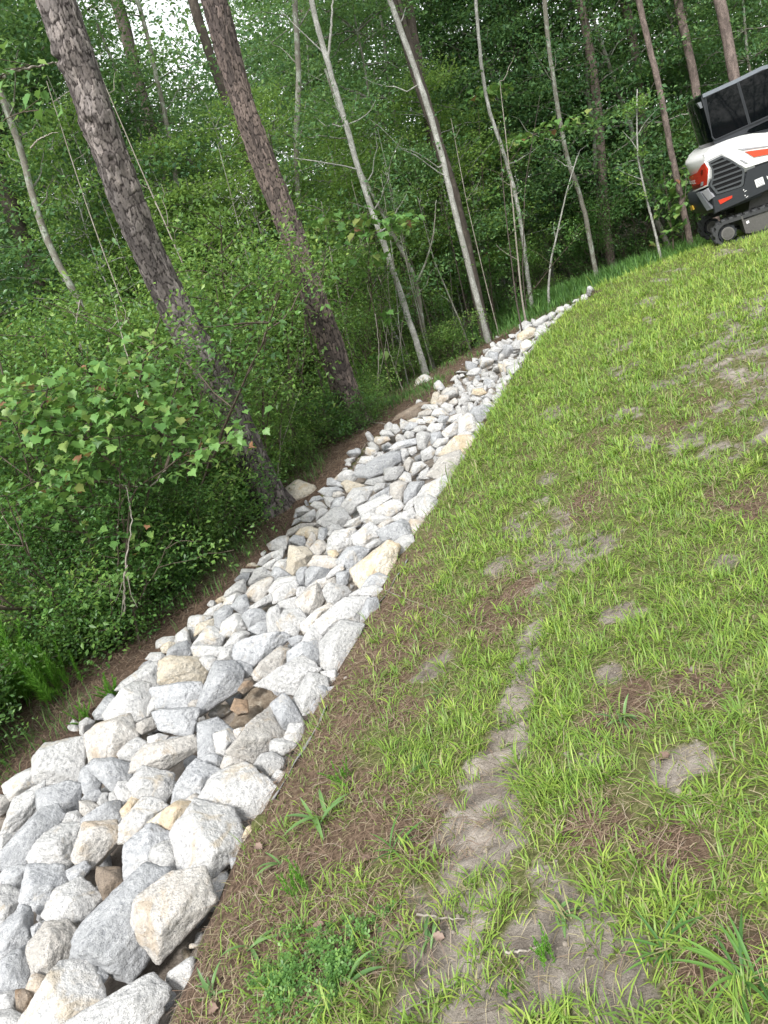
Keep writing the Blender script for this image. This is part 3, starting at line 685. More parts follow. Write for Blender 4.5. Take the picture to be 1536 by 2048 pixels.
('J','w','second-last pale stone near the far tip of the strip',[1250,195,1270,170,1310,165,1300,195]),
('J','w','',[1100,280,1120,240,1160,230,1180,260,1140,290]),
('J','w','',[1160,250,1190,210,1220,220,1210,250]),
('J','w','',[1010,330,1060,280,1100,290,1090,330,1040,360]),
('J','w','',[900,380,1000,310,1040,330,980,390,930,410]),
('J','w','',[780,450,870,380,900,400,830,450]),
('J','w','',[720,560,750,530,830,550,800,600,740,600]),
('P','w','lone pale rough stone in the grass at the foot of the leaning birch',[830,776,834,758,850,750,864,758,862,774]),
]
# ------------------------------------------------------------------ ground masks (world space)
def blob_set(L):
    """(photo x, photo y, radius metres, stretch) -> world ellipses, stretched along the strip"""
    out = []
    for px, py, r, st in L:
        p = hit(px, py); out.append((p[0], p[1], r * (.85 if p[1] < 2.1 else .62), st))
    return out
MUD = blob_set([(1010, 1480, .10, 1.5), (985, 1560, .12, 2), (960, 1640, .12, 2), (940, 1720, .12, 2), (900, 1840, .15, 1.5), (1080, 1900, .20, 1.), (950, 2010, .22, 1.), (1130, 1980, .16, 1), (790, 1850, .05, 1), (1250, 1950, .10, 1),
  (1360, 1530, .08, 1), (1220, 1360, .09, 1), (1180, 1520, .05, 1), (1060, 1030, .22, 1.6), (1100, 1110, .20, 1.8), (1170, 1090, .18, 1.4), (1000, 1130, .12, 1.4), (1090, 960, .15, 1.3), (860, 1330, .12, 1.2), (1110, 820, .16, 2.), (1250, 740, .20, 2.6), (1180, 790, .1, 2), (1330, 760, .2, 1.5), (1450, 900, .15, 1.5),
  (1500, 660, .35, 2.6), (1400, 720, .25, 2.2), (1536, 600, .35, 2.4), (1300, 640, .15, 2.5), (1250, 1220, .1, 1), (820, 1990, .08, 1), (1440, 1130, .1, 1.2), (870, 1600, .05, 1), (1280, 880, .14, 1.6), (1560, 800, .3, 2)])
MUD += [(*hit(px, py)[:2], .055, 2.2) for px, py in ((1035, 1400), (1055, 1330), (1068, 1260), (1085, 1190))] + [(*hit(px, py)[:2], rr_, 2.4) for px, py, rr_ in ((1500, 660, .3), (1440, 700, .22), (1530, 610, .3), (1380, 740, .15), (1480, 730, .2), (1560, 700, .3))]
NDL = blob_set([(430, 1960, .18, 1), (540, 1870, .2, 1), (600, 1750, .22, 1.2), (700, 1700, .2, 1), (640, 1560, .2, 1.5), (760, 1560, .18, 1.2), (720, 1420, .2, 1.6), (820, 1420, .12, 1.3), (860, 1640, .15, 1), (900, 1060, .16, 2), (960, 950, .14, 2), (1000, 1210, .25, 1.4), (940, 1000, .15, 2),
  (1250, 1420, .1, 1), (1400, 1370, .1, 1), (1200, 1650, .1, 1), (1350, 1700, .1, 1), (1460, 1920, .1, 1), (1180, 860, .3, 2.2), (1350, 830, .35, 1.6), (1460, 1000, .2, 1.6), (1180, 1000, .2, 2), (1060, 900, .2, 1.5), (1500, 760, .4, 2), (800, 1250, .08, 2), (850, 1150, .08, 2), (660, 1900, .15, 1), (780, 1800, .12, 1)])
STRIP_DIR = np.array([.46, .89])
def blobs(x, y, B, soft=1.1):
    x = np.asarray(x, float); y = np.asarray(y, float)
    o = np.zeros(x.shape)
    nx = noise2(x, y, 3.3, 71, 3) - .5; ny = noise2(x, y, 3.3, 72, 3) - .5
    n2 = noise2(x, y, 14, 73, 3) - .5
    for bx, by, r, st in B:
        dx = x - bx + nx * r * 2.2; dy = y - by + ny * r * 2.2
        a = dx * STRIP_DIR[0] + dy * STRIP_DIR[1]; b = dx * STRIP_DIR[1] - dy * STRIP_DIR[0]
        d = np.hypot(a / st, b) / r + n2 * .9
        o = np.maximum(o, 1 - smooth(1 - soft * .5, 1 + soft, d))
    return o
RUT = np.array([hit(1020, 1455)[:2], hit(985, 1560)[:2], hit(955, 1660)[:2], hit(925, 1760)[:2], hit(880, 1880)[:2], hit(840, 2040)[:2]])
def masks(x, y):
    x = np.asarray(x, float); y = np.asarray(y, float)
    gr_ = noise2(x, y, 9, 91, 4)
    x = np.asarray(x, float); y = np.asarray(y, float)
    s = strip_in(x, y); r = right_of(x, y)
    mud = blobs(x, y, MUD) * (1 - .38 * smooth(2.2, 4.5, y)) * (1 - .55 * smooth(.45, .62, gr_))
    a_ = x * STRIP_DIR[0] + y * STRIP_DIR[1]; b_ = x * STRIP_DIR[1] - y * STRIP_DIR[0]
    stk = noise2(a_ * .55, b_ * 1.35, 2.6, 95, 4)
    mud = np.maximum(mud, .85 * smooth(.565, .64, stk) * smooth(.5, 1.2, right_of(x, y)) * smooth(2.6, 3.6, y) * (1 - .5 * smooth(.45, .6, gr_)))
    ndl = blobs(x, y, NDL) * (1 - .55 * smooth(2.6, 5, y)) * (1 - .4 * smooth(.5, .62, noise2(x, y, 6, 92, 3)))
    edge = 1 - smooth(.15, .75, np.abs(r) + (noise2(x, y, 2.5, 9) - .5) * .7)
    ndl = np.maximum(ndl, edge * .75 * (1 - smooth(3.2, 6.0, y)))
    # the wood floor: everything on the far side of the strip
    far = smooth(.0, .25, -r) * (s < .1)
    wood = np.where((r < 0) & (s < .05), 1., 0.)
    behind = smooth(11.9, 12.6, y - (x - 4) * .15)
    grassy = np.exp(-(((x - 4.2) / 2.6) ** 2 + ((y - 13.6) / 1.6) ** 2))
    wood = np.maximum(wood, behind)
    return mud, ndl * (1 - wood), wood, grassy, s, r
def ground_h(x, y, fine=True):
    x = np.asarray(x, float); y = np.asarray(y, float)
    z = h0(x, y)
    s = strip_in(x, y)
    z = z - smooth(-.03, .22, s) * .17
    if fine:
        z = z + (noise2(x, y, 1.6, 3, 3) - .5) * .07 + (noise2(x, y, 7, 4, 3) - .5) * .035 + (noise2(x, y, 28, 5, 2) - .5) * .012
        near = np.hypot(x, y) < 6
        dr = np.where(near, d_line(x, y, RUT), 9)
        u = x * STRIP_DIR[0] * .2 + y
        bars = np.sin(u * 2 * math.pi / .105 + (noise2(x, y, 4, 8, 2) - .5) * 3)
        z = z - (1 - smooth(.05, .14, dr)) * (.022 + .015 * bars)
    return z
def axis(a, b, step, far_a, far_b):
    c = list(np.arange(a, b + 1e-6, step)); g = step
    while c[-1] < far_b: g *= 1.16; c.append(c[-1] + g)
    g = step; lo = []; v_ = a
    while v_ > far_a: g *= 1.16; v_ -= g; lo.append(v_)
    return np.array(lo[::-1] + c)
GX = axis(-3.6, 4.4, .026, -260, 260)
GY = axis(.7, 7.2, .026, -160, 320)
X, Y = np.meshgrid(GX, GY)
Zg = ground_h(X, Y)
mud, ndl, wood, grassy, _s, _r = masks(X, Y)
nx_, ny_ = len(GX), len(GY)
ii = (np.arange(ny_ - 1)[:, None] * nx_ + np.arange(nx_ - 1)[None, :]).ravel()
F = np.stack([ii, ii + 1, ii + nx_ + 1, ii + nx_], -1)
inside = smooth(.0, .12, _s.ravel())
me = np_mesh('ground', np.stack([X.ravel(), Y.ravel(), Zg.ravel()], -1), F, M['ground'], True,
             {'mud': np.maximum(mud.ravel(), inside * 1.), 'needle': ndl.ravel(), 'wood': wood.ravel() * (1 - inside)})
tag(link('ground', me), kind='structure')

def gz(x, y):
    """ground height looked up in the finished grid"""
    x = np.asarray(x, float); y = np.asarray(y, float)
    i = np.clip(np.searchsorted(GX, x) - 1, 0, nx_ - 2); j = np.clip(np.searchsorted(GY, y) - 1, 0, ny_ - 2)
    fx = (x - GX[i]) / (GX[i + 1] - GX[i]); fy = (y - GY[j]) / (GY[j + 1] - GY[j])
    fx = np.clip(fx, 0, 1); fy = np.clip(fy, 0, 1)
    return Zg[j, i] * (1 - fx) * (1 - fy) + Zg[j, i + 1] * fx * (1 - fy) + Zg[j + 1, i] * (1 - fx) * fy + Zg[j + 1, i + 1] * fx * fy
def hitg(px, py, dz=0.):
    return hit(px, py, dz, gz)

# strip of grey filter fabric showing from under the stones at the lawn edge
def fabric_strip(pts, wid, label):
    P = np.array([hit(*p, .03)[:2] for p in pts]); V = []; m_ = 22
    t = np.linspace(0, len(P) - 1, m_)
    px_ = np.interp(t, range(len(P)), P[:, 0]); py_ = np.interp(t, range(len(P)), P[:, 1])
    for i in range(m_):
        for j in range(7):
            o = (j / 6 - .85) * wid; x = px_[i] + o * .88; y = py_[i] - o * .45
            rise = .010 - .04 * (1 - j / 6) + .006 * math.sin(i * .55 + j * .4)
            V.append((x, y, float(gz(x, y)) + rise))
    V = np.array(V); n0 = len(V); V = np.vstack([V, V - [0, 0, .004]])
    ii = (np.arange(m_ - 1)[:, None] * 7 + np.arange(6)[None, :]).ravel()
    F = np.stack([ii, ii + 1, ii + 8, ii + 7], -1)
    tag(link('filter_fabric', np_mesh('filter_fabric', V, np.vstack([F, F[:, ::-1] + n0]), M['fabric'], True)), label, 'fabric', 'filter fabric showing at the lawn edge of the rocks')
fabric_strip([(545, 1600), (575, 1540), (612, 1475), (650, 1410)], .09, 'grey fabric flap at the lawn edge beside the upright white prism stone')
fabric_strip([(755, 1195), (790, 1145), (810, 1110)], .07, 'dark grey fabric edge beside the largest flat orange-tan boulder')
# ------------------------------------------------------------------ stones
_bm = bmesh.new(); bmesh.ops.create_icosphere(_bm, subdivisions=5, radius=1); _bm.verts.ensure_lookup_table()
ICO5 = (np.array([v.co[:] for v in _bm.verts]), np.array([[v.index for v in f.verts] for f in _bm.faces])); _bm.free()
_bm = bmesh.new(); bmesh.ops.create_icosphere(_bm, subdivisions=4, radius=1)
ICO4 = (np.array([v.co[:] for v in _bm.verts]), np.array([[v.index for v in f.verts] for f in _bm.faces])); _bm.free()
_bm = bmesh.new(); bmesh.ops.create_icosphere(_bm, subdivisions=3, radius=1)
ICO3 = (np.array([v.co[:] for v in _bm.verts]), np.array([[v.index for v in f.verts] for f in _bm.faces])); _bm.free()
def hull_planes(P):
    bm = bmesh.new()
    for p in P: bm.verts.new(p)
    bmesh.ops.convex_hull(bm, input=bm.verts)
    bm.normal_update()
    N, H = [], []
    for f in bm.faces:
        n = f.normal; h = n.dot(f.verts[0].co)
        if f.calc_area() < 1e-7: continue
        if h < 0: n = -n; h = -h
        N.append(n[:]); H.append(max(h, 1e-3))
    bm.free(); return np.array(N), np.array(H)
def stone_shape(P, ico, sharp, seed, rough):
    """P hull points in a frame where the stone is about unit size, origin inside"""
    N, H = hull_planes(P)
    D = ico[0]
    q = np.clip(D @ N.T, 0, None) / H
    r = (q ** sharp).sum(1) ** (-1 / sharp)
    V = D * r[:, None]
    n1 = fbm(V * 1.9 + seed * 7.7, 3, seed) - .5
    n2 = fbm(V * 6.5 + seed * 3.1, 3, seed + 5) - .5
    # ridged chips
    n3 = np.abs(vnoise(V * 3.4 + seed, seed + 9) - .5)
    n4 = np.abs(fbm(V * 4.5 + seed * 1.3, 3, seed + 12) - .5)
    V = V * (1 + rough * (n4 * .12 + (fbm(V * 15 + seed, 2, seed + 14) - .5) * .05 + n1 * .17 + n2 * .10 - np.clip(.09 - n3, 0, 1) * .55))[:, None]
    return V
STONES = []       # (world centre, size, name for neighbours)
def add_stone(verts, faces, kind, centre, label, group='stones of the rock-lined ditch'):
    me = np_mesh('riprap_stone', verts, faces, ROCKM[kind], False)
    o = link('riprap_stone', me, None, centre)
    return tag(o, label, 'stone', group)

rng = np.random.default_rng(5)
AUTO = []
POLYS = []
def bed_top(x, y):
    return gz(x, y)
for idx, (tile, kind, label, pts) in enumerate(ROCKS):
    ox, oy, s_ = TILES[tile]
    P2 = np.array(pts, float).reshape(-1, 2) * s_ + [ox, oy]
    a = P2; b = np.roll(P2, -1, 0)
    cr = a[:, 0] * b[:, 1] - b[:, 0] * a[:, 1]; A2 = cr.sum() / 2
    cx = ((a[:, 0] + b[:, 0]) * cr).sum() / (6 * A2); cy = ((a[:, 1] + b[:, 1]) * cr).sum() / (6 * A2)
    tgt = 6 if abs(A2) > 900 else 5
    while len(P2) > tgt:            # keep the corners that matter
        pa, pn = np.roll(P2, 1, 0), np.roll(P2, -1, 0)
        w_ = np.abs((P2[:, 0] - pa[:, 0]) * (pn[:, 1] - pa[:, 1]) - (P2[:, 1] - pa[:, 1]) * (pn[:, 0] - pa[:, 0]))
        P2 = np.delete(P2, np.argmin(w_), 0)
    P2 = (P2 - [cx, cy]) * 1.17 + [cx, cy]
    POLYS.append(P2)
    area = abs(A2)
    p = hit(cx, cy, .0); dep = (p - CAM) @ Fv
    size = math.sqrt(area) * dep / FPX          # metres across
    p = hit(cx, cy, size * .16 - .02); dep = (p - CAM) @ Fv
    tocam = CAM - p; tocam /= np.linalg.norm(tocam)
    n = np.array([0, 0, 1.]) * .55 + tocam * .75 + rng.normal(0, .12, 3); n /= np.linalg.norm(n)
    ring = []
    for q in P2:
        d = ray(*q); t = ((p - CAM) @ n) / (d @ n); ring.append(CAM + t * d - p)
    ring = np.array(ring)
    e1 = ring[np.argmax(np.linalg.norm(ring, axis=1))].copy(); e1 /= np.linalg.norm(e1); e2 = np.cross(n, e1)
    l1 = np.ptp(ring @ e1) / 2; l2 = np.ptp(ring @ e2) / 2; l3 = min(l1, l2)
    B = np.stack([e1 * l1, e2 * l2, n * l3])       # rows: local axes
    Bi = np.linalg.inv(B)
    L = ring @ Bi                                   # unit-ish frame
    ctr = L[:, :2].mean(0)
    pts3 = [*(L + [0, 0, 0])]
    # facets towards the viewer: one large plate plus chamfers
    mode = rng.random(); ph = rng.uniform(0, 6.28); tilt = rng.normal(0, .22, 2)
    k_ = 2 if mode < .42 else 3 if mode < .7 else 4
    sh = rng.uniform(.35, .62); hh = rng.uniform(.5, .85) if k_ == 2 else rng.uniform(.4, .7)
    for i in range(k_):
        a_ = ph + i * 2 * math.pi / k_ + rng.normal(0, .25)
        dr = np.array([math.cos(a_), math.sin(a_)])
        e = max((L[:, :2] - ctr) @ dr)
        q = ctr + dr * e * sh * rng.uniform(.8, 1.1)
        pts3.append(np.array([q[0], q[1], hh + q @ tilt * 1.4 + rng.normal(0, .05)]))
    for q in L[::1]:
        pts3.append(np.array([ctr[0] + (q[0] - ctr[0]) * .72, ctr[1] + (q[1] - ctr[1]) * .72, -.75 + rng.normal(0, .1)]))
    pts3 = np.array(pts3); pts3[:, :2] -= ctr
    big = size > .1
    V = stone_shape(pts3, ICO5 if size > .13 and dep < 6 else (ICO4 if dep < 9 else ICO3), rng.uniform(110, 200), idx + 1, rng.uniform(.55, .9))
    V[:, :2] += ctr
    W = V @ B
    AUTO.append((P2.mean(0), math.sqrt(area), label, kind, dep))
    add_stone(W, (ICO5 if size > .13 and dep < 6 else (ICO4 if dep < 9 else ICO3))[1], kind, p, label)
    STONES.append((p, size))

# generic stones packed into what is left of the strip
GEN = []
for i in range(14):
    s = np.random.default_rng(100 + i)
    P = s.normal(0, 1, (9, 3)); P /= np.linalg.norm(P, axis=1)[:, None]
    P *= s.uniform(.8, 1.1, (9, 1)); P[:, 2] *= .8; P[:, 1] *= s.uniform(.65, 1)
    GEN.append(stone_shape(P, ICO3, 120, 200 + i, .75))
def seg_cov(px, py):
    for Q in POLYS:
        if abs(Q[:, 0].mean() - px) < 110 and abs(Q[:, 1].mean() - py) < 110 and in_poly(np.array([px]), np.array([py]), Q)[0]: return True
    return False
cand = []
s = np.random.default_rng(44)
n_try = 0
placed = []
T_pts = np.array([q[0][:2] for q in STONES]); T_sz = np.array([q[1] for q in STONES])
for n_try in range(26000):
    y = s.uniform(1.2, 12.2); x = s.uniform(-3.4, 4.6)
    cand.append((x, y))
cand = np.array(cand); si = strip_in(cand[:, 0], cand[:, 1]); cand = cand[(si > .02)]
vis = []; under = []
for x, y in cand:
    size = float(np.clip(s.lognormal(math.log(.105 if y < 7.3 else .15), .35), .05, .2 if y < 7.3 else .27))
    _pj = project((x, y, float(gz(x, y)))); off = (_pj[0] < -15 or _pj[1] > 2070) and y < 7.3
    if off: size = float(np.clip(s.lognormal(math.log(.19), .3), .08, .33))
    if placed:
        PA = np.array(placed)
        if (np.hypot(PA[:, 0] - x, PA[:, 1] - y) < (PA[:, 2] + size) * (.34 if off else .42 if y < 7.3 else .33)).any(): continue
    z = float(gz(x, y)) + size * (.22 if off else .1 if y < 7.3 else .2)
    px, py, dep = project((x, y, z + size * .2))
    cov = seg_cov(px, py)
    if cov:                                  # a traced stone already shows here: bed stone, lower
        if s.random() < .85: under.append((x, y, float(gz(x, y)) + .005, min(size, .13)))
        placed.append((x, y, size)); continue
    placed.append((x, y, size)); vis.append((x, y, z, size, px, py, dep))
print('procedural stones', len(vis), 'bed', len(under))
def place_gen(x, y, z, size, s):
    V = GEN[s.integers(len(GEN))]
    a = s.uniform(0, 6.28); t = s.normal(0, .35)
    Rz = np.array([[math.cos(a), -math.sin(a), 0], [math.sin(a), math.cos(a), 0], [0, 0, 1]])
    Rx = np.array([[1, 0, 0], [0, math.cos(t), -math.sin(t)], [0, math.sin(t), math.cos(t)]])
    return (V * size * .56 * s.uniform(.85, 1.15, 3)) @ Rx.T @ Rz.T
vis.sort(key=lambda q: -q[3] / q[6])
inframe = [q for q in vis if -20 < q[4] < 1556 and -20 < q[5] < 2070]
outer = [q for q in vis if q not in inframe]
NIND = 296 - len(ROCKS)
kinds = 'wwwwggtty'
for q in inframe[:NIND]:
    kd = kinds[s.integers(len(kinds))]
    V = place_gen(*q[:4], s)
    add_stone(V, ICO3[1], kd, q[:3], '')
    AUTO.append((np.array(q[4:6]), q[3] * FPX / q[6], '', kd, q[6]))
mb = MB()
for q in inframe[NIND:] + outer:
    mb.add(place_gen(*q[:4], s) + np.array(q[:3]), ICO3[1])
tag(link('small_stones', mb.mesh('small_stones', ROCKM['w'], False)), 'many small pale stones filling the gaps between the larger ones', 'stones', kind='stuff')
mb = MB()
for q in under:
    mb.add(place_gen(*q, s) + np.array(q[:3]), ICO3[1])
tag(link('bedding_stones', mb.mesh('bedding_stones', ROCKM['g'], False)), 'grey bedding stones showing in the dark gaps under the boulders', 'stones', kind='stuff')
mb = MB()
for i in range(900):      # grit, clods
    t = s.uniform(0, 1)
    x, y = s.uniform(-3, 4.4), s.uniform(1.2, 12)
    if not (-.12 < strip_in(np.array([x]), np.array([y]))[0] < .5): continue
    sz = s.uniform(.008, .028)
    mb.add(GEN[i % 14][::1] * sz * .6 + np.array([x, y, float(gz(x, y)) + .0]), ICO3[1])
tag(link('gravel', mb.mesh('gravel', ROCKM['t'])), 'loose grit and gravel between the stones', 'gravel', kind='stuff')

# labels for the stones not described by hand: told apart by their nearest described neighbour
KW = {'w': 'pale', 'g': 'grey', 't': 'tan', 'y': 'yellowish', 'b': 'brown'}
named = [(a[0], a[2]) for a in AUTO if a[2]]
def short(lb):
    w_ = lb.split()
    for stop in (',', ' beside ', ' below ', ' above ', ' behind ', ' left of ', ' right of ', ' next to ', ' at the lawn', ' at the wood', ' near the', ' in the', ' between ', ' standing ', ' with ', ' under ', ' just ', ' touching ', ' directly ', ' by the', ' tucked', ' against', ' on the', ' of the', ' two ', ' second ', ' outermost', ' lying', ' cut by', ' immediately'):
        k_ = lb.find(stop)
        if k_ > 12: lb = lb[:k_]
    return ' '.join(lb.split()[:7])
shorts = [short(n[1]) for n in named]
used = set(a[2] for a in AUTO)
objs = [o for o in C.objects if o.name.startswith('riprap_stone')]
uniq = [i for i in range(len(named)) if shorts.count(shorts[i]) == 1 and len(shorts[i].split()) > 2]
for o, a in zip(objs, AUTO):
    if a[2]: continue
    px, py = a[0]
    order = sorted(uniq, key=lambda i: math.hypot(*(named[i][0] - a[0])))
    done = False
    for i in order[:30]:
        d = a[0] - named[i][0]
        ang = math.degrees(math.atan2(-d[1], d[0])) % 360
        dirs = ['to the right of', 'up and right of', 'above', 'up and left of', 'to the left of', 'down and left of', 'below', 'down and right of']
        rel = dirs[int(((ang + 22.5) % 360) // 45)]
        sz = 'small' if a[1] < 22 else 'medium' if a[1] < 40 else 'large'
        dist = 'just ' if math.hypot(*d) < 1.2 * (a[1] + 15) else ''
        lb = f"{sz} {KW[a[3]]} stone {dist}{rel} the {shorts[i]}"
        if lb not in used and len(lb.split()) <= 16:
            used.add(lb); o['label'] = lb; done = True; break
    if not done: o['label'] = f"{KW[a[3]]} stone of the far rock strip"
# ------------------------------------------------------------------ grass, straw, litter
def blades(x, y, z, L, W, lean, az, tint, curl=.5, flat=0.):
    """curved two-segment blades -> V, T, Q"""
    n = len(x)
    d = np.stack([np.cos(az), np.sin(az), np.zeros(n)], -1); side = np.stack([-np.sin(az), np.cos(az), np.zeros(n)], -1)
    up = np.array([0, 0, 1.])
    P0 = np.stack([x, y, z], -1)
    l1 = lean; l2 = lean + curl
    P1 = P0 + (L * .5)[:, None] * (d * np.sin(l1)[:, None] + up * np.cos(l1)[:, None])
    P2 = P1 + (L * .5)[:, None] * (d * np.sin(l2)[:, None] + up * np.cos(l2)[:, None])
    w = (W * .5)[:, None]
    V = np.stack([P0 - side * w * .7, P0 + side * w * .7, P1 - side * w, P1 + side * w, P2], 1).reshape(-1, 3)
    b = np.arange(n) * 5
    Q = np.stack([b, b + 1, b + 3, b + 2], -1); T = np.stack([b + 2, b + 3, b + 4], -1)
    return V, T, Q, np.repeat(tint, 5)
def straws(x, y, z, L, W, az, pitch, tint):
    n = len(x)
    d = np.stack([np.cos(az) * np.cos(pitch), np.sin(az) * np.cos(pitch), np.sin(pitch)], -1)
    side = np.stack([-np.sin(az), np.cos(az), np.zeros(n)], -1)
    P = np.stack([x, y, z], -1); w = (W * .5)[:, None]; l = (L * .5)[:, None]
    mid = P + np.array([0, 0, 1]) * (L * .10)[:, None] + side * (L * .06)[:, None] * np.sin(az * 7)[:, None]
    V = np.stack([P - d * l - side * w, P - d * l + side * w, mid - side * w, mid + side * w, P + d * l - side * w * .4, P + d * l + side * w * .4], 1).reshape(-1, 3)
    b = np.arange(n) * 6
    Q = np.concatenate([np.stack([b, b + 1, b + 3, b + 2], -1), np.stack([b + 2, b + 3, b + 5, b + 4], -1)])
    return V, Q, np.repeat(tint, 6)
g = np.random.default_rng(11)
def scatter(n, x0, x1, y0, y1, rho0, d0, pw):
    x = g.uniform(x0, x1, n); y = g.uniform(y0, y1, n)
    dd = np.sqrt(x * x + y * y + 1.5 ** 2)
    keep = g.random(n) < np.clip((d0 / dd) ** pw, 0, 1)
    # only where a camera near the photographer's could look
    fr = (y > .45) & (x < 1.1 * y + 1.1)
    keep &= fr
    return x[keep], y[keep], dd[keep]
x, y, dd = scatter(1500000, -1.3, 10.5, .45, 14.5, 1, 2.6, 1.25)
mud, ndl, wood, grassy, s_, r_ = masks(x, y)
cl = noise2(x, y, 2.0, 21, 3); c2 = noise2(x, y, 11, 22, 3); c3 = noise2(x, y, .7, 23, 2)
farb = smooth(3.0, 8, y)
dens = smooth(.33, .56, cl * .45 + c2 * .55 + .10 * farb + .05) * (1 - mud * .965) * (1 - ndl * .72) + .04 * (1 - mud)
dens = np.clip(dens + farb * .5 * (1 - mud) * (1 - ndl * .6), 0, 1)
keep = (s_ < -.01) & (r_ > .0) & (g.random(len(x)) < dens) & (wood < .5)
x, y, dd, cl, c2, c3, mud, ndl, r_ = [q[keep] for q in (x, y, dd, cl, c2, c3, mud, ndl, r_)]
n = len(x); print('grass blades', n)
sc_ = np.clip(dd / 3.2, .9, 2.4)
L = g.lognormal(math.log(.047), .38, n) * (.75 + .6 * smooth(.4, .65, c2)) * (1 - .25 * ndl) * np.clip(sc_ ** .25, 1, 1.3)
L = L * (1 + .5 * smooth(.35, .0, r_) * smooth(4, 7, y))
W = g.uniform(.0022, .0046, n) * sc_ ** .85
tint = np.clip(g.normal(.66, .17, n) + (c3 - .5) * .5 + (cl - .5) * .3 + .10 * smooth(3.5, 8, y) - .25 * ndl * g.random(n), 0, 1)
dead = g.random(n) < .06 + .16 * ndl + .05 * (1 - farb.mean())
tint[dead] = g.uniform(0, .2, dead.sum())
az = g.uniform(0, 2 * math.pi, n)
az = np.where(g.random(n) < .3, noise2(x, y, 5, 31, 2) * 14, az)
lean = np.abs(g.normal(.72, .38, n)); lean[dead] += .5
z = gz(x, y) - .004
V, T, Q, A = blades(x, y, z, L, W, lean, az, tint, .55)
tag(link('lawn_grass', np_mesh('lawn_grass', V, [T, Q], M['grass'], True, {'tint': A})), 'thin bright green lawn grass on the clay slope', 'grass', kind='stuff')

# crabgrass-like tufts, coarser blades fanning out of one root
xt, yt, dd = scatter(60000, -1.0, 9, .45, 9, 1, 1.9, 1.5)
mud, ndl, wood, grassy, s_, r_ = masks(xt, yt)
cl = noise2(xt, yt, 1.7, 21, 3)
kp = (s_ < -.02) & (r_ > .12) & (wood < .5) & (g.random(len(xt)) < .62 * smooth(.36, .60, cl + .10 * smooth(.3, 1.6, r_)) * (1 - mud * .92) * (1 - ndl * .75) + .015)
xt, yt, cl, dd = xt[kp], yt[kp], cl[kp], dd[kp]; kb = g.integers(7, 17, len(xt)); ix = np.repeat(np.arange(len(xt)), kb); n = len(ix); print('tuft blades', n)
rr_ = g.normal(0, .012, (n, 2)); x = xt[ix] + rr_[:, 0]; y = yt[ix] + rr_[:, 1]
az = np.arctan2(rr_[:, 1], rr_[:, 0]) + g.normal(0, .5, n)
Lt_ = g.lognormal(math.log(.062), .25, len(xt))[ix] * g.uniform(.6, 1.25, n)
tt_ = np.clip((g.normal(.68, .12, len(xt)))[ix] + g.normal(0, .10, n), 0, 1); tt_[g.random(n) < .07] = .08
V, T, Q, A = blades(x, y, gz(x, y) - .003, Lt_, g.uniform(.0032, .0058, n) * np.clip(dd[ix] / 3, 1, 2), np.abs(g.normal(.55, .3, n)), az, tt_, .75)
tag(link('tufted_grass', np_mesh('tufted_grass', V, [T, Q], M['grass'], True, {'tint': A})), 'coarse bright tufted grass growing through the lawn', 'grass', kind='stuff')

# lying dry blades over the whole lawn
x, y, dd = scatter(500000, -1.3, 10, .45, 13, 1, 2.2, 1.5)
mud, ndl, wood, grassy, s_, r_ = masks(x, y)
keep = (s_ < 0) & (r_ > 0) & (wood < .5) & (g.random(len(x)) < .38 * (1 - mud * .3) * (1 - .6 * smooth(3, 6, y)))
x, y, dd = x[keep], y[keep], dd[keep]; n = len(x); print('dry', n)
sc_ = np.clip(dd / 3, 1, 2.2)
V, Q, A = straws(x, y, gz(x, y) + g.uniform(.001, .014, n), g.uniform(.02, .065, n), g.uniform(.001, .0024, n) * sc_, g.uniform(0, 6.28, n), g.normal(0, .12, n), g.random(n))
tag(link('dry_grass', np_mesh('dry_grass', V, Q, M['deadgrass'], True, {'tint': A})), 'dry flattened grass clippings lying over the lawn', 'dry grass', kind='stuff')

# pine straw: litter on the lawn side, thick floor on the wood side
x, y, dd = scatter(420000, -1.4, 9, .45, 12, 1, 2.4, 1.5)
mud, ndl, wood, grassy, s_, r_ = masks(x, y)
keep = (s_ < .0) & (r_ > 0) & (g.random(len(x)) < np.clip(ndl * .9 + .04 * (1 - mud) + .10 * mud, 0, 1) * (1 - .6 * smooth(3.5, 7, y)))
xa, ya = x[keep], y[keep]
n2_ = 170000
x = g.uniform(-5.5, 4.5, n2_); y = g.uniform(2.2, 13.5, n2_)
s_ = strip_in(x, y); r_ = right_of(x, y)
bank = d_line(x, y, LE)
keep = (r_ < 0) & (s_ < .1) & (g.random(n2_) < np.clip(1.35 - bank / 2.2, .12, 1))
xb, yb = x[keep], y[keep]
x = np.concatenate([xa, xb]); y = np.concatenate([ya, yb]); n = len(x); print('straw', n)
dd = np.hypot(x, y); sc_ = np.clip(dd / 2.8, 1, 2.6)
V, Q, A = straws(x, y, gz(x, y) + g.uniform(.001, .02, n), g.uniform(.04, .12, n), g.uniform(.0008, .0014, n) * sc_, g.uniform(0, 6.28, n), g.normal(0, .14, n), np.clip(g.normal(.5, .25, n), 0, 1))
tag(link('pine_straw', np_mesh('pine_straw', V, Q, M['straw'], True, {'tint': A})), 'reddish brown fallen pine needles along the rocks and under the trees', 'pine straw', kind='stuff')

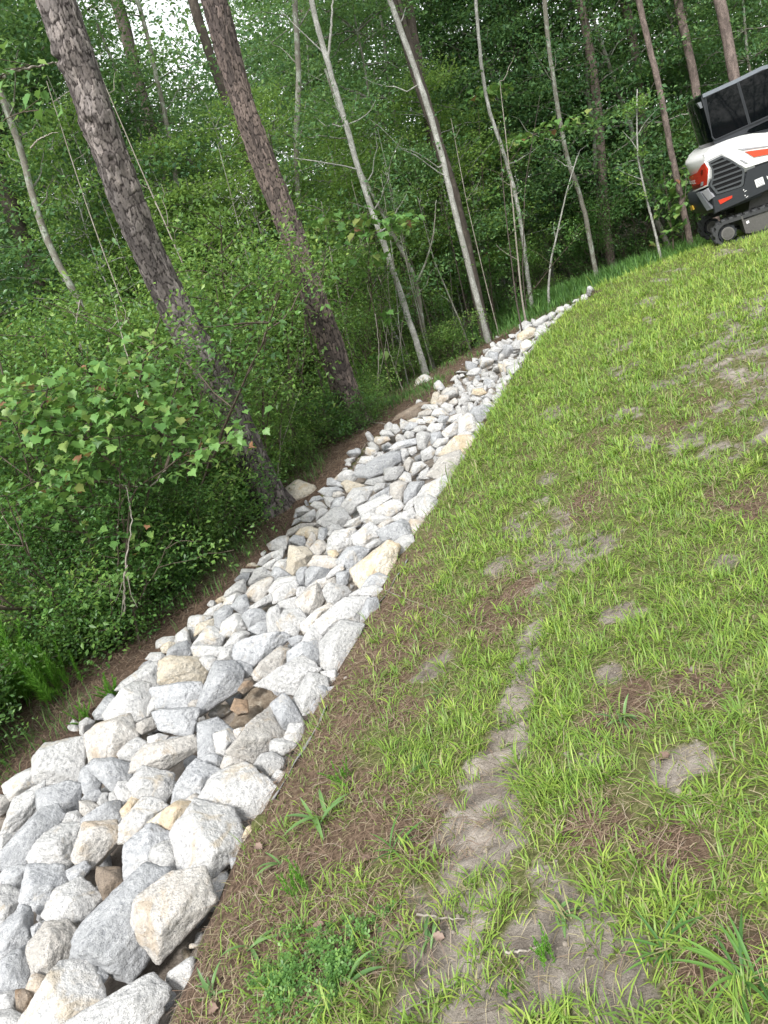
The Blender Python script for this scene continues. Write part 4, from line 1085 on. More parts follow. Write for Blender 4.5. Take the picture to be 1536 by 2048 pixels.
# wild grass beyond the far end of the strip and along the wood's edge
n = 100000
x = np.concatenate([g.normal(4.2, 2.0, 30000), g.uniform(-1., 7.5, 30000), g.uniform(-3.6, 2.5, 40000)]); y = np.concatenate([g.normal(13.6, 1.0, 30000), g.uniform(9, 15.5, 30000), g.uniform(3, 9.5, 40000)])
s_ = strip_in(x, y); r_ = right_of(x, y); bank = d_line(x, y, LE)
far_ = np.exp(-(((x - 4.4) / 3.2) ** 2 + ((y - 13.6) / 1.5) ** 2))
pr = np.where((r_ < 0) | (y > 12.1), np.maximum(far_, .6 * (bank < 1.6) * (noise2(x, y, 1.3, 5) > np.where(y > 9, .43, .53))), 0)
keep = (s_ < 0) & (g.random(n) < pr)
x, y = x[keep], y[keep]; n = len(x); print('wild', n)
fa = np.exp(-(((x - 4.4) / 3.2) ** 2 + ((y - 13.6) / 1.5) ** 2))
V, T, Q, A = blades(x, y, gz(x, y) - .01, g.uniform(.06, .13, n) + (.05 + .34 * fa) * g.random(n), g.uniform(.003, .007, n) * np.clip(y / 7, .8, 2), np.abs(g.normal(.3, .25, n)), g.uniform(0, 6.28, n), g.random(n), .6)
tag(link('wild_grass', np_mesh('wild_grass', V, [T, Q], M['grass_wild'], True, {'tint': A})), 'dark green uncut grass at the foot of the wood past the rocks', 'grass', kind='stuff')

# crumbs of clay on the bare ground and between the blades
x, y, dd = scatter(150000, -1.2, 7, .45, 9, 1, 2.0, 1.8)
mud, ndl, wood, grassy, s_, r_ = masks(x, y)
kp = (r_ > .0) & (s_ < 0) & (g.random(len(x)) < .30 * mud + .012); x, y = x[kp], y[kp]; n = len(x); print('crumbs', n)
_b = bmesh.new(); bmesh.ops.create_icosphere(_b, subdivisions=1, radius=1); _b.verts.ensure_lookup_table()
iv = np.array([v.co[:] for v in _b.verts]); if_ = np.array([[v.index for v in f_.verts] for f_ in _b.faces]); _b.free()
rs_ = g.lognormal(math.log(.0032), .6, n).clip(.0015, .014)
V = np.stack([x, y, gz(x, y) + rs_ * .2], -1)[:, None, :] + iv[None] * rs_[:, None, None] * g.uniform(.55, 1.3, (n, len(iv), 1)) * [1, 1, .7]
F = (if_[None] + np.arange(n)[:, None, None] * len(iv)).reshape(-1, 3)
tag(link('soil_crumbs', np_mesh('soil_crumbs', V.reshape(-1, 3), F, M['ground_crumb'], False)), 'crumbs and small lumps of clay on the bare ground', 'soil', kind='stuff')

# clover-like ground cover patch
cp = hitg(640, 1935)
n = 2600
a = g.uniform(0, 6.28, n); rr = np.sqrt(g.random(n)) * (.17 + .05 * np.sin(a * 3 + 1) + .03 * np.sin(a * 7))
x = cp[0] + rr * np.cos(a) * 1.25; y = cp[1] + rr * np.sin(a) * .95
mb = MB()
def leaflets(x, y, z, r, tint, k=3, rs=g):
    """k rounded leaflets round each point"""
    n = len(x); V = []; F = []; A = []
    ph = rs.uniform(0, 6.28, n); nrm = rs.normal(0, .35, (n, 2))
    for i in range(k):
        t = ph + i * 2 * math.pi / k
        d = np.stack([np.cos(t), np.sin(t)], -1); s2 = np.stack([-np.sin(t), np.cos(t)], -1)
        pts = [d * 0, d * .6 + s2 * .38, d * 1.0 + s2 * .2, d * 1.0 - s2 * .2, d * .6 - s2 * .38]
        for q in pts:
            xy = q * r[:, None]
            V.append(np.stack([x + xy[:, 0], y + xy[:, 1], z + (xy * nrm).sum(1) + .2 * np.hypot(*xy.T)], -1))
    V = np.stack(V, 1).reshape(-1, 3); b = np.arange(n)[:, None] * 5 * k + np.arange(k)[None, :] * 5; b = b.ravel()
    T = np.concatenate([np.stack([b, b + 1, b + 2], -1), np.stack([b, b + 2, b + 3], -1), np.stack([b, b + 3, b + 4], -1)])
    return V, T, np.repeat(tint, 5 * k)
kc = (noise2(x, y, 16, 61, 3) + g.normal(0, .06, n)) > .44 + .10 * rr / .17 - .03
x, y, rr = x[kc], y[kc], rr[kc]; n = len(x)
z = gz(x, y) + g.uniform(.004, .05, n) * (1.2 - rr / .3)
V, T, A = leaflets(x, y, z, g.uniform(.005, .010, n), g.random(n))
tag(link('clover_patch', np_mesh('clover_patch', V, T, M['clover'], False, {'tint': A})), 'small-leaved bright green clover patch at the bottom of the photo', 'clover', kind='stuff')

# dead leaves, sticks, weeds lying or growing one by one
def curled_leaf(L, seed):
    s = np.random.default_rng(seed); V = []; F = []
    m_, w_ = 9, 5
    for i in range(m_):
        t = i / (m_ - 1); hw = L * .34 * math.sin(math.pi * min(1, t * .92 + .06)) ** .7 * (1 + .25 * math.sin(i * 2.1 + seed))
        for j in range(w_):
            u = (j / (w_ - 1) - .5) * 2
            V.append((t * L - L / 2, u * hw, abs(u) ** 1.5 * L * .16 + math.sin(t * 3.1) * L * .10 + s.normal(0, L * .012)))
    for i in range(m_ - 1):
        for j in range(w_ - 1):
            a_ = i * w_ + j; F.append((a_, a_ + 1, a_ + w_ + 1, a_ + w_))
    V = np.array(V); n0 = len(V); F = np.array(F)
    return np.vstack([V, V - [0, 0, .0012]]), np.vstack([F, F[:, ::-1] + n0])
for i, (px, py, L, lb) in enumerate([(640, 1858, .045, 'curled pinkish brown dead leaf lying above the clover patch'), (520, 1700, .05, 'dead leaf on pine straw right of the flat speckled slab'), (545, 1745, .045, 'folded grey-brown dead leaf below the dead leaf by the speckled slab'),
        (735, 1725, .05, 'upturned dead leaf in the middle of the straw between rocks and clay rut'), (620, 1718, .05, 'flat dead leaf halfway between the speckled slab and the upturned leaf'), (430, 2020, .05, 'pink dead leaf at the very bottom edge right of the bottom slab'),
        (1330, 1520, .045, 'small dead leaf in the lawn beside a bare patch on the right'), (880, 1880, .04, 'small dead leaf beside the clay at the end of the stick')]):
    p = hitg(px, py); L = L * .8; V, F = curled_leaf(L, i)
    o = link('dead_leaf', np_mesh('dead_leaf', V, F, M['deadleaf'], True, {'tint': np.full(len(V), .3 + .5 * ((i * 37) % 10) / 10)}), None, (p[0], p[1], p[2] + .010))
    o.rotation_euler = (g.normal(0, .3), g.normal(0, .3), g.uniform(0, 6.28)); tag(o, lb, 'leaf', 'dead leaves on the ground')
def stick(pxs, r, label, lift=.012, mat='twig', cat='stick', name='fallen_stick', grp='sticks on the ground'):
    P = np.array([hitg(*q, lift) for q in pxs]); t = np.linspace(0, len(P) - 1, 14)
    Q_ = np.stack([np.interp(t, range(len(P)), P[:, k_]) for k_ in range(3)], -1)
    Q_ += g.normal(0, r * .4, Q_.shape); Q_[:, 2] = np.maximum(Q_[:, 2], gz(Q_[:, 0], Q_[:, 1]) + r * .6)
    V, F = tube(Q_, r * np.linspace(1, .5, 14), 7)
    tag(link(name, np_mesh(name, V, F, M[mat], True)), label, cat, grp)
stick([(835, 1828), (880, 1835), (930, 1838)], .004, 'short bent brown stick lying at the edge of the clay rut')
stick([(790, 2030), (870, 1990), (930, 1950)], .003, 'long thin dark stick pointing up right from the bottom edge')
stick([(1010, 1905), (1050, 1902), (1085, 1890)], .0035, 'dark root-like stick beside the small feathery sprig on clay')
stick([(770, 1180), (900, 1235), (915, 1250)], .002, 'thin pale stem lying in the lawn beside the rock edge')
stick([(700, 930), (738, 880)], .004, 'thin straw-coloured stick leaning at the wood edge by the second pine')
stick([(745, 845), (775, 850)], .012, 'short pale branch stub lying beside the second pine foot')
stick([(150, 1265), (180, 1252), (230, 1250)], .005, 'pale bare stick lying on the straw at the far left')
stick([(120, 1160), (145, 1210), (165, 1250)], .004, 'bare bent twig on the straw left of the forked dead sapling')
# broad-bladed weeds
def broad_weed(px, py, size, nb, seed, label, mat='weed', name='broad_leaf_weed', grp='broad-bladed weeds in the straw', cat='weed', wid=.16, up=.6):
    s = np.random.default_rng(seed); p = hitg(px, py); Vs = MB()
    for i in range(nb):
        az = s.uniform(0, 6.28); Lb = size * s.uniform(.6, 1.1); le = abs(s.normal(up, .3)); m_ = 7
        d = np.array([math.cos(az), math.sin(az), 0]); sd_ = np.array([-d[1], d[0], 0]); P = np.array([s.normal(0, size * .08), s.normal(0, size * .08), 0.]); V = []
        for k_ in range(m_):
            t = k_ / (m_ - 1); w_ = Lb * wid * .5 * (math.sin(math.pi * (t * .86 + .14)) ** .8 if t < 1 else .02)
            for u in (-1, 0, 1): V.append(P + sd_ * w_ * u + np.array([0, 0, abs(u) * w_ * .5]))
            a_ = le + t * .9; P = P + Lb / (m_ - 1) * (d * math.sin(a_) + np.array([0, 0, math.cos(a_)]))
        F = [(3 * k_ + j, 3 * k_ + j + 1, 3 * k_ + j + 4, 3 * k_ + j + 3) for k_ in range(m_ - 1) for j in (0, 1)]
        Vs.add(np.array(V), F, s.random())
    o = link(name, Vs.mesh(name, M[mat], True, 'tint'), None, p); tag(o, label, cat, grp)
for i, a_ in enumerate([(640, 1640, .16, 7, 'tall broad-bladed weed right of the dark clod by the brilliant white boulder'), (790, 1700, .12, 14, 'spreading weed with many narrow leaves in the middle of the straw'), (560, 1730, .12, 5, 'weed with one long upright blade right of the speckled slab'),
     (500, 1895, .11, 4, 'weed with two wide blades left of the clover patch'), (860, 1890, .09, 5, 'pale green weed at the upper right of the clover patch'), (1120, 1830, .08, 9, 'small bright star-shaped weed on the edge of the bottom clay'),
     (850, 1530, .09, 12, 'small leafy weed left of the ridged clay rut'), (1330, 1900, .12, 14, 'wide-bladed grass tuft near the bottom right'), (430, 1990, .09, 8, 'low leafy weed beside the bottom slab corner'), (880, 1390, .08, 12, 'tiny upright weed in the straw below the lawn near mid photo'), (690, 1980, .12, 6, 'long-bladed weed in front of the clover patch'), (1490, 1960, .13, 22, 'big grass clump in the bottom right corner'), (1245, 1440, .1, 8, 'light green broad blade tuft in the mid right lawn')]):
    broad_weed(*a_[:4], 50 + i, a_[4], wid=.06 if a_[3] > 9 else .11, mat='grass_wild' if a_[3] > 12 else 'weed', up=.85)
# feathery fennel plants
def fennel(px, py, h, nst, seed, label, spread=.3, mat='fennel', name='fennel_clump', grp='feathery green plants', cat='fennel plant'):
    s = np.random.default_rng(seed); p = hitg(px, py); mb = MB(); root = empty(name, p, label, cat, grp)
    st = MB()
    for i in range(nst):
        az = s.uniform(0, 6.28); le = abs(s.normal(0, spread)); hh = h * s.uniform(.5, 1)
        b = np.array([s.normal(0, h * .13), s.normal(0, h * .13), 0]); d = np.array([math.cos(az) * math.sin(le), math.sin(az) * math.sin(le), math.cos(le)])
        V, F = tube(np.array([b, b + d * hh * .5, b + d * hh]), [.003 * h / .5, .002 * h / .5, .001], 5); st.add(V, F, .4)
        m_ = int(260 * hh / .5) + 30
        t = s.uniform(.1, 1, m_); P = b + d * (t * hh)[:, None]; L = hh * .17 * (1.1 - t * .7) * s.uniform(.6, 1.2, m_)
        V, T, Q, A = blades(P[:, 0], P[:, 1], P[:, 2], L, np.full(m_, .0022 * max(1, p[1] / 2)), np.abs(s.normal(.75, .3, m_)), s.uniform(0, 6.28, m_), s.random(m_), -.3)
        n0 = mb.n; mb.V.append(V); mb.T.append(T + n0); mb.Q.append(Q + n0); mb.n += len(V); mb.A.append(A)
    link('stem', st.mesh('stem', M[mat], True, 'tint'), root); link('leaves', mb.mesh('leaves', M[mat], True, 'tint'), root)
fennel(45, 1400, .62, 26, 1, 'tallest bright green feathery clump at the left edge beside the rocks', .25)
fennel(120, 1395, .42, 18, 2, 'second feathery clump, right of the tallest one at the left edge', .3)
fennel(-60, 1430, .6, 22, 3, 'feathery clump cut off by the left edge of the photo', .25)
fennel(225, 1395, .16, 14, 4, 'low green tuft at the wood edge by the pale block with blue facet', .5)
fennel(170, 1440, .13, 12, 5, 'low green tuft by the two small egg-like white stones', .6)
fennel(1100, 1930, .10, 6, 6, 'small feathery sprig on the bare clay at the bottom', .25)
fennel(1020, 1990, .06, 3, 7, 'tiny fir-like sprig lying on the wet clay at the bottom', .9)
fennel(640, 1400, .10, 10, 8, 'feathery tuft at the lawn edge beside the upright prism stone', .6)
fennel(600, 1780, .13, 10, 9, 'fine feathery tuft in the straw right of the pinkish tan boulder', .5)
fennel(690, 1560, .12, 9, 10, 'fine feathery tuft in the straw above the tall broad-bladed weed', .5)
# earth: muddy patch among the stones and a clod
def lump(name, px, py, rx, ry, h, seed, label, mat, cat, pebbly=1.):
    p = hitg(px, py); V = ICO4[0].copy(); n_ = fbm(V * 2.3 + seed, 4, seed) - .5; n2_ = fbm(V * 9 + seed, 3, seed) - .5
    V = V * (1 + n_ * .5 + n2_ * .22 * pebbly)[:, None] * [rx, ry, h]
    o = link(name, np_mesh(name, V, ICO4[1], mat, True), None, p); o.rotation_euler = (0, 0, .9); return tag(o, label, cat)
earth = NT('brown_clay', .95, .1); ve = earth.coord('Object'); e1 = earth.noise(ve, 26, 6, .7); e2 = earth.noise(ve, 120, 3, .7)
earth.base(earth.ramp(e1, [(.3, (.13, .10, .075)), (.5, (.25, .205, .155)), (.7, (.42, .37, .30))])); eb = earth.bump(e1, .9, .02); earth.bump(e2, .8, .006, eb)
lump('soil_mound', 520, 1405, .17, .10, .065, 3, 'brown soil and pine straw spilled over the stones below the triangular one', earth.m, 'soil')
lump('soil_mound', 490, 1450, .14, .07, .055, 5, 'smaller spill of brown soil above the half tan stone', earth.m, 'soil')
lump('soil_clod', 520, 1645, .035, .028, .022, 4, 'dark clod of wet clay by the brilliant white boulder foot', M['ground'], 'clod')
def fallen_log():
    P = np.array([hitg(815, 722, .05), hitg(870, 706, .08), hitg(950, 688, .05)]); t = np.linspace(0, 2, 16)
    Q_ = np.stack([np.interp(t, range(3), P[:, k_]) for k_ in range(3)], -1)
    r = .085 * (1 + .1 * np.sin(t * 9)); V, F = tube(Q_, r, 14)
    V = V + (fbm(V * 12, 3, 3) - .5)[:, None] * .04
    tag(link('fallen_log', np_mesh('fallen_log', V, F, M['dark_stem'], True)), 'dark rotting log lying on the wood floor behind the birch feet', 'log')
fallen_log()
# ------------------------------------------------------------------ trees
t_rng = np.random.default_rng(77)
def lift_path(pts, base, extra=9., top_dir=None):
    """photo points along a stem -> world points in the upright plane through its base, then on up past the frame"""
    hdir = np.array([base[0] - CAM[0], base[1] - CAM[1], 0]); hdir /= np.linalg.norm(hdir)
    out = []
    for q in pts:
        d = ray(*q); t = ((base - CAM) @ hdir) / (d @ hdir); out.append(CAM + t * d)
    out = np.array(out)
    return out
def resample(P, n):
    P = np.asarray(P); s = np.concatenate([[0], np.cumsum(np.linalg.norm(np.diff(P, axis=0), axis=1))])
    t = np.linspace(0, s[-1], n)
    # smooth interpolation
    Q_ = np.stack([np.interp(t, s, P[:, k_]) for k_ in range(3)], -1)
    for _ in range(max(1, n // 12)):
        Q_[1:-1] = (Q_[:-2] + Q_[2:] + Q_[1:-1] * 2) / 4
    return Q_, s[-1]

def big_pine(pts, base_px, r0, r1, mat, label, seed, scars=(), height=15):
    base = hitg(*base_px); base = base - np.array([0, 0, .05])
    P = lift_path(pts, base)
    d = P[-1] - P[-2]; d /= np.linalg.norm(d); d = d * .6 + np.array([0, 0, 1]) * .4; d /= np.linalg.norm(d)
    extra = (height - (P[-1][2] - base[2]))
    path = np.vstack([base, P[1:], P[-1] + d * extra * .5, P[-1] + d * extra + np.array([.2, .1, 0])])
    hvis = P[-1][2] - base[2]
    C0, ln = resample(path, 420)
    hz = np.linspace(0, ln, 420)
    # finer rings where it can be seen
    tv = np.concatenate([np.linspace(0, hvis * 1.15, 620), np.linspace(hvis * 1.15 + .1, ln, 60)])
    C1 = np.stack([np.interp(tv, hz, C0[:, k_]) for k_ in range(3)], -1)
    rr = np.interp(tv, [0, hvis, ln], [r0, r1, r1 * .45]) * (1 + .55 * np.exp(-tv / .13) + .12 * np.exp(-tv / .5))
    n = 132
    V, F = tube(C1, rr, n)
    th = np.tile(np.arange(n) / n, len(tv)); zz = np.repeat(tv, n)
    # plates: stretched cells round the trunk
    nc = 25; cw = 2 * math.pi * r0 / nc
    warp = (vnoise(np.stack([np.cos(th * 6.283) * 2.5, np.sin(th * 6.283) * 2.5, zz * 5], -1), seed) - .5) * 1.6 + (vnoise(np.stack([np.cos(th * 6.283) * 14, np.sin(th * 6.283) * 14, zz * 40], -1), seed + 2) - .5) * .7
    u = th * nc + warp; v_ = zz / (cw * 3.1) + (vnoise(np.stack([np.cos(th * 6.283) * 4, np.sin(th * 6.283) * 4, zz * 9], -1), seed + 1) - .5) * .8
    iu = np.floor(u).astype(int); iv = np.floor(v_).astype(int)
    f1 = np.full(u.shape, 9.); f2 = f1.copy(); cid = np.zeros(u.shape); cpx = np.zeros(u.shape); cpy = np.zeros(u.shape)
    for a in (-1, 0, 1):
        for b in (-1, 0, 1):
            ci = (iu + a) % nc; cj = iv + b; z0 = np.zeros_like(ci)
            jx = _h(ci, cj, z0, seed) * .85 + .07; jy = _h(ci, cj, z0 + 1, seed) * .85 + .07
            dx = u - (iu + a + jx); dy = v_ - (cj + jy)
            dd = np.hypot(dx, dy); hid = _h(ci, cj, z0 + 2, seed)
            new = dd < f1
            f2 = np.where(new, f1, np.minimum(f2, dd)); cid = np.where(new, hid, cid); cpx = np.where(new, dx, cpx); cpy = np.where(new, dy, cpy)
            f1 = np.where(new, dd, f1)
    e = f2 - f1
    crack = 1 - smooth(.02, .22, e)
    plate = smooth(.0, .10, e) * .008 + (cid - .5) * .010 * smooth(.05, .3, e) + cpy * .006 * smooth(.05, .25, e)
    plate += (fbm(np.stack([np.cos(th * 6.283) * 9, np.sin(th * 6.283) * 9, zz * 30], -1), 3, seed + 3) - .5) * .010
    roots = np.exp(-tv / .16).repeat(n) * (np.cos(th * 6.283 * 5 + seed) * .03 + np.cos(th * 6.283 * 3 + 1) * .03)
    lump_ = (fbm(np.stack([np.cos(th * 6.283) * 1.1, np.sin(th * 6.283) * 1.1, zz * 1.7], -1), 2, seed + 7) - .5) * .05
    disp = plate + roots + lump_
    tone = np.clip(cid * .75 + .15 + (fbm(np.stack([np.cos(th * 6.283), np.sin(th * 6.283), zz * .9], -1), 3, seed + 4) - .5) * .9, 0, 1)
    cen = np.repeat(C1, n, 0); N_ = V - cen; N_ /= np.linalg.norm(N_, axis=1)[:, None]
    for (sx, sy, sr, sh) in scars:          # knot or wound at a photo position on the near side
        dsc = ray(sx, sy); dsc = dsc / np.linalg.norm(dsc); t = (V - CAM) @ dsc
        dist = np.linalg.norm(V - CAM - t[:, None] * dsc, axis=1); facing = (N_ @ dsc) < 0
        wgt = np.exp(-(dist / sr) ** 2) * facing
        disp = disp + wgt * sh * (1 - 1.3 * np.exp(-(dist / (sr * .35)) ** 2)) ; crack = np.clip(crack + wgt * .6 * (vnoise(V * 60, 3) > .5), 0, 1)
    V = V + N_ * disp[:, None]
    root = empty('pine_tree', base, label, 'pine tree', 'large pines beside the rock strip')
    rel = np.array(base)
    link('trunk', np_mesh('trunk', V - rel, F, mat, True, {'crack': crack * .95, 'tint': tone}), root)
    return root, C1, rel

# crown of pine boughs high above the frame
def pine_crown(root, top, seed, r=1.9, n=26):
    s = np.random.default_rng(seed); mb = MB(); V0 = []
    N_ = 5200
    k_ = s.integers(0, n, N_); az = s.uniform(0, 6.28, n); hz = s.uniform(-3.0, 1.0, n); rr = s.uniform(.3, 1, n) * r
    c = np.stack([np.cos(az) * rr, np.sin(az) * rr, hz], -1)[k_] + s.normal(0, .28, (N_, 3))
    V, Q_, A = straws(c[:, 0], c[:, 1], c[:, 2], s.uniform(.25, .4, N_), np.full(N_, .03), s.uniform(0, 6.28, N_), s.normal(0, .5, N_), s.random(N_))
    o = link('crown', np_mesh('crown', V + top, Q_, M['needles'], True, {'tint': A}), root); return o

r1_, c1_, b1_ = big_pine([(548, 1020), (500, 905), (440, 775), (390, 690), (345, 610), (290, 490), (247, 385), (205, 265), (165, 155), (115, 0), (75, -110)], (548, 1022), .127, .117, M['bark_grey'],
    'nearest big leaning pine with grey bark and a dark knot, foot by the yellow boulder', 5, scars=((182, 245, .10, .035), (122, 118, .07, .03), (225, 320, .06, .02)))
pine_crown(r1_, c1_[-1] - b1_, 1)
r2_, c2_, b2_ = big_pine([(712, 852), (690, 775), (655, 680), (618, 570), (583, 470), (545, 370), (505, 265), (466, 140), (428, 0), (400, -110)], (712, 856), .138, .102, M['bark_red'],
    'second big pine with reddish brown bark, foot between orange-brown slab and shrubs', 9)
pine_crown(r2_, c2_[-1] - b2_, 2)

# thinner stems read off the photograph: depth along the view in metres, or None when the foot shows
def stem_tree(name, pts, depth, r0, r1, mat, label, cat, group, forks=(), height=9., crown=None, seed=0, twigs=10, nring=60):
    if depth is None:
        base = hitg(*pts[0])
    else:
        d = ray(*pts[0]); p = CAM + d * depth / FPX; base = np.array([p[0], p[1], p[2]])
    P = lift_path(pts, base)
    g_ = float(gz(base[0], base[1]))
    rel = np.array([base[0], base[1], g_])
    if depth is not None and base[2] > g_ + .05:
        d0 = P[0] - P[1]; d0 = d0 / abs(d0[2] + 1e-9) * 1.
        k_ = (base[2] - g_); foot = P[0] + np.array([d0[0] * .5, d0[1] * .5, -1]) * k_; foot[2] = g_ - .05
        P = np.vstack([foot, P]); rel = np.array([foot[0], foot[1], g_])
    else: P[0][2] = g_ - .03
    d = P[-1] - P[-2]; d /= np.linalg.norm(d)
    if height and P[-1][2] - g_ < height:
        ex = (height - (P[-1][2] - g_)); P = np.vstack([P, P[-1] + d * ex * .5, P[-1] + (d * .5 + np.array([0, 0, .5])) * ex])
    C0, ln = resample(P, nring)
    s = np.random.default_rng(seed + 900)
    C0[1:] += (np.cumsum(s.normal(0, r0 * .12, C0[1:].shape), axis=0) * .25 + s.normal(0, r0 * .06, C0[1:].shape))
    tt = np.linspace(0, 1, nring); rad = (r0 + (r1 - r0) * tt) * (1 + .35 * np.exp(-tt * ln / .12)) * (1 + s.normal(0, .03, nring))
    root = empty(name, rel, label, cat, group)
    mb = MB(); V, F = tube(C0, rad, 12 if r0 > .03 else 8); mb.add(V - rel, F)
    for (fp, fr) in forks:                 # forks: photo points, radius
        FP = lift_path(fp, base); Q_, l2 = resample(FP, 24); Q_[1:] += s.normal(0, fr * .15, Q_[1:].shape)
        V, F = tube(Q_, np.linspace(fr, fr * .35, 24), 7); mb.add(V - rel, F)
    link('trunk', mb.mesh('trunk', mat), root)
    if twigs:
        mt = MB(); tips = []
        for i in range(twigs):
            k_ = int(s.uniform(.25, .97) * nring); a = s.uniform(0, 6.28); L_ = s.uniform(.25, .9) * min(1.6, ln * .14)
            dr = np.array([math.cos(a), math.sin(a), s.uniform(.1, .9)]); q = [C0[min(k_, nring - 1)]]
            for j in range(5): q.append(q[-1] + dr * L_ / 5 + s.normal(0, L_ * .05, 3)); dr = dr + np.array([0, 0, .08])
            V, F = tube(np.array(q), np.linspace(min(.012, r0 * .35), .002, 6), 5); mt = MB(); mt.add(V - rel, F); tips += q[2:]
            link('branch', mt.mesh('branch', mat), root)
        if crown:
            kind, per, size, spread = crown
            T_ = np.array(tips); idx_ = s.integers(0, len(T_), per * len(T_) // 4)
            c = T_[idx_] + s.normal(0, spread, (len(idx_), 3)) * [1, 1, .5]
            V, Fq, A = leaf_cards(c, size, s)
            link('crown', np_mesh('crown', V - rel, Fq, M[kind], False, {'tint': A}), root)
    return root

def leaf_cards(c, size, s, flat=.55, asp=.52, tint=None):
    """pointed folded leaves: 4 triangles as 2 quads... each leaf is a bent rhomb"""
    n = len(c)
    az = s.uniform(0, 6.28, n); el = s.normal(-.15, .45, n)
    d = np.stack([np.cos(az) * np.cos(el), np.sin(az) * np.cos(el), np.sin(el)], -1)
    up = np.array([0, 0, 1.]) + s.normal(0, flat, (n, 3)); sd_ = np.cross(d, up); sd_ /= np.linalg.norm(sd_, axis=1)[:, None] + 1e-9
    nn = np.cross(sd_, d)
    L = (size * s.uniform(.6, 1.3, n))[:, None]; W = L * asp * .5
    a = c - d * L * .5; b = c + sd_ * W + nn * W * .25 - d * L * .05; t = c + d * L * .5 - nn * L * .1; e = c - sd_ * W + nn * W * .25 - d * L * .05
    V = np.stack([a, b, t, e], 1).reshape(-1, 3); i = np.arange(n) * 4
    F = np.concatenate([np.stack([i, i + 1, i + 2], -1), np.stack([i, i + 2, i + 3], -1)])
    tn = np.clip(s.normal(.45, .2, n), 0, 1) if tint is None else tint
    return V, F, np.repeat(tn, 4)

G1 = 'slender trees behind the rock strip'
ws, ls, dk, scy = M['white_stem'], M['lichen_stem'], M['dark_stem'], M['scaly_stem']
LW = ('leaf_wood', 150, .06, .2)
stem_tree('slender_tree', [(852, 750), (835, 690), (808, 610), (785, 540), (762, 470), (735, 395), (712, 325), (690, 240), (665, 165), (652, 110), (625, 20), (612, -60)], None, .046, .022, ws, 'pale leaning birch-like tree with its foot beside the lone pale stone', 'tree', G1, forks=[([(655, 130), (662, 60), (668, -40)], .02), ([(652, 110), (600, 60), (560, 20)], .010)], height=8, crown=LW, seed=1)
stem_tree('slender_tree', [(977, 686), (955, 600), (935, 525), (915, 445), (898, 375), (882, 305), (866, 245), (845, 180), (815, 95), (778, 0), (755, -70)], None, .045, .028, ws, 'tallest pale straight birch-like tree, foot touching the rocks', 'tree', G1, height=9, crown=LW, seed=2)
stem_tree('slender_tree', [(868, 738), (852, 690), (842, 630), (834, 565), (812, 520), (786, 470)], None, .036, .014, ls, 'Y-forked grey sapling just right of the leaning birch-like tree', 'tree', G1, forks=[([(834, 565), (850, 530), (868, 470), (872, 400)], .018)], height=4.2, crown=LW, seed=3)
stem_tree('slender_tree', [(600, 480), (594, 380), (592, 280), (598, 170), (594, 60), (588, -40)], 11.5, .05, .035, ls, 'mottled grey stem right of the second big pine, bare below', 'tree', G1, forks=[([(593, 300), (606, 250), (612, 200)], .012)], height=8, crown=LW, seed=4)
stem_tree('slender_tree', [(195, 690), (170, 620), (140, 565), (108, 510), (85, 450), (60, 370), (45, 300), (18, 225)], 8.6, .045, .03, ls, 'blotched grey leaning stem left of the nearest big pine', 'tree', G1, height=6, crown=LW, seed=5)
stem_tree('slender_tree', [(418, 595), (395, 530), (372, 450), (352, 380), (345, 310), (330, 240)], 11, .045, .025, ls, 'lichen-green leaning stem between the two big pines', 'tree', G1, height=7, crown=LW, seed=6)
stem_tree('slender_tree', [(382, 590), (355, 520), (330, 440), (318, 400)], 11.6, .04, .02, ls, 'thin lichen-covered stem just left of the lichen-green leaning one', 'tree', G1, height=6, crown=LW, seed=7)
stem_tree('slender_tree', [(488, 490), (455, 440), (425, 385), (405, 350), (380, 320)], 12, .05, .03, ls, 'short crooked grey stem close to the second big pine, forked above', 'tree', G1, forks=[([(445, 425), (448, 400), (446, 380)], .015)], height=5, crown=LW, seed=8)
stem_tree('slender_tree', [(1192, 545), (1178, 470), (1165, 400), (1140, 340), (1125, 280), (1112, 200), (1095, 80), (1085, -40)], 13.5, .042, .028, ls, 'grey-green slightly curved stem in the dark hollow of the wood', 'tree', G1, height=9, crown=LW, seed=9)
stem_tree('slender_tree', [(1062, 602), (1052, 530), (1042, 450), (1027, 375), (1005, 300), (975, 220), (960, 120), (950, 0)], 13, .038, .018, ws, 'whitish stem standing in the uncut grass past the rocks', 'tree', G1, height=7, crown=LW, seed=10)
stem_tree('sapling', [(1096, 583), (1102, 520), (1118, 450), (1135, 380), (1155, 312)], 12.4, .022, .007, ws, 'bare white sapling leaning right, alone against the dark wood', 'sapling', None, forks=[([(1150, 330), (1160, 300), (1175, 290)], .004)], height=0, seed=11, twigs=5, crown=('leaf_wood', 40, .05, .06))
stem_tree('sapling', [(1321, 514), (1308, 455), (1292, 395), (1275, 320), (1273, 260), (1274, 178)], 12.5, .024, .008, ws, 'wavy pale sapling with yellow leaves left of the excavator', 'sapling', None, forks=[([(1275, 270), (1290, 245), (1308, 225)], .008), ([(1275, 300), (1262, 280), (1245, 262)], .006)], height=0, seed=12, twigs=9, crown=('leaf_bush', 50, .06, .07))
stem_tree('slender_tree', [(1382, 492), (1368, 420), (1352, 345), (1337, 270), (1323, 185), (1300, 90), (1280, 0), (1268, -60)], 13.2, .052, .042, scy, 'thin straight pine-barked trunk nearest the excavator rear', 'tree', G1, height=10, crown=LW, seed=13)
G2 = 'pine trunks deeper in the wood'
stem_tree('pine_tree', [(1215, 480), (1203, 300), (1190, 165), (1172, 60), (1155, -40)], 14.9, .085, .075, scy, 'reddish pine trunk deep in the wood above the dark hollow', 'pine tree', G2, height=12, seed=14, twigs=6)
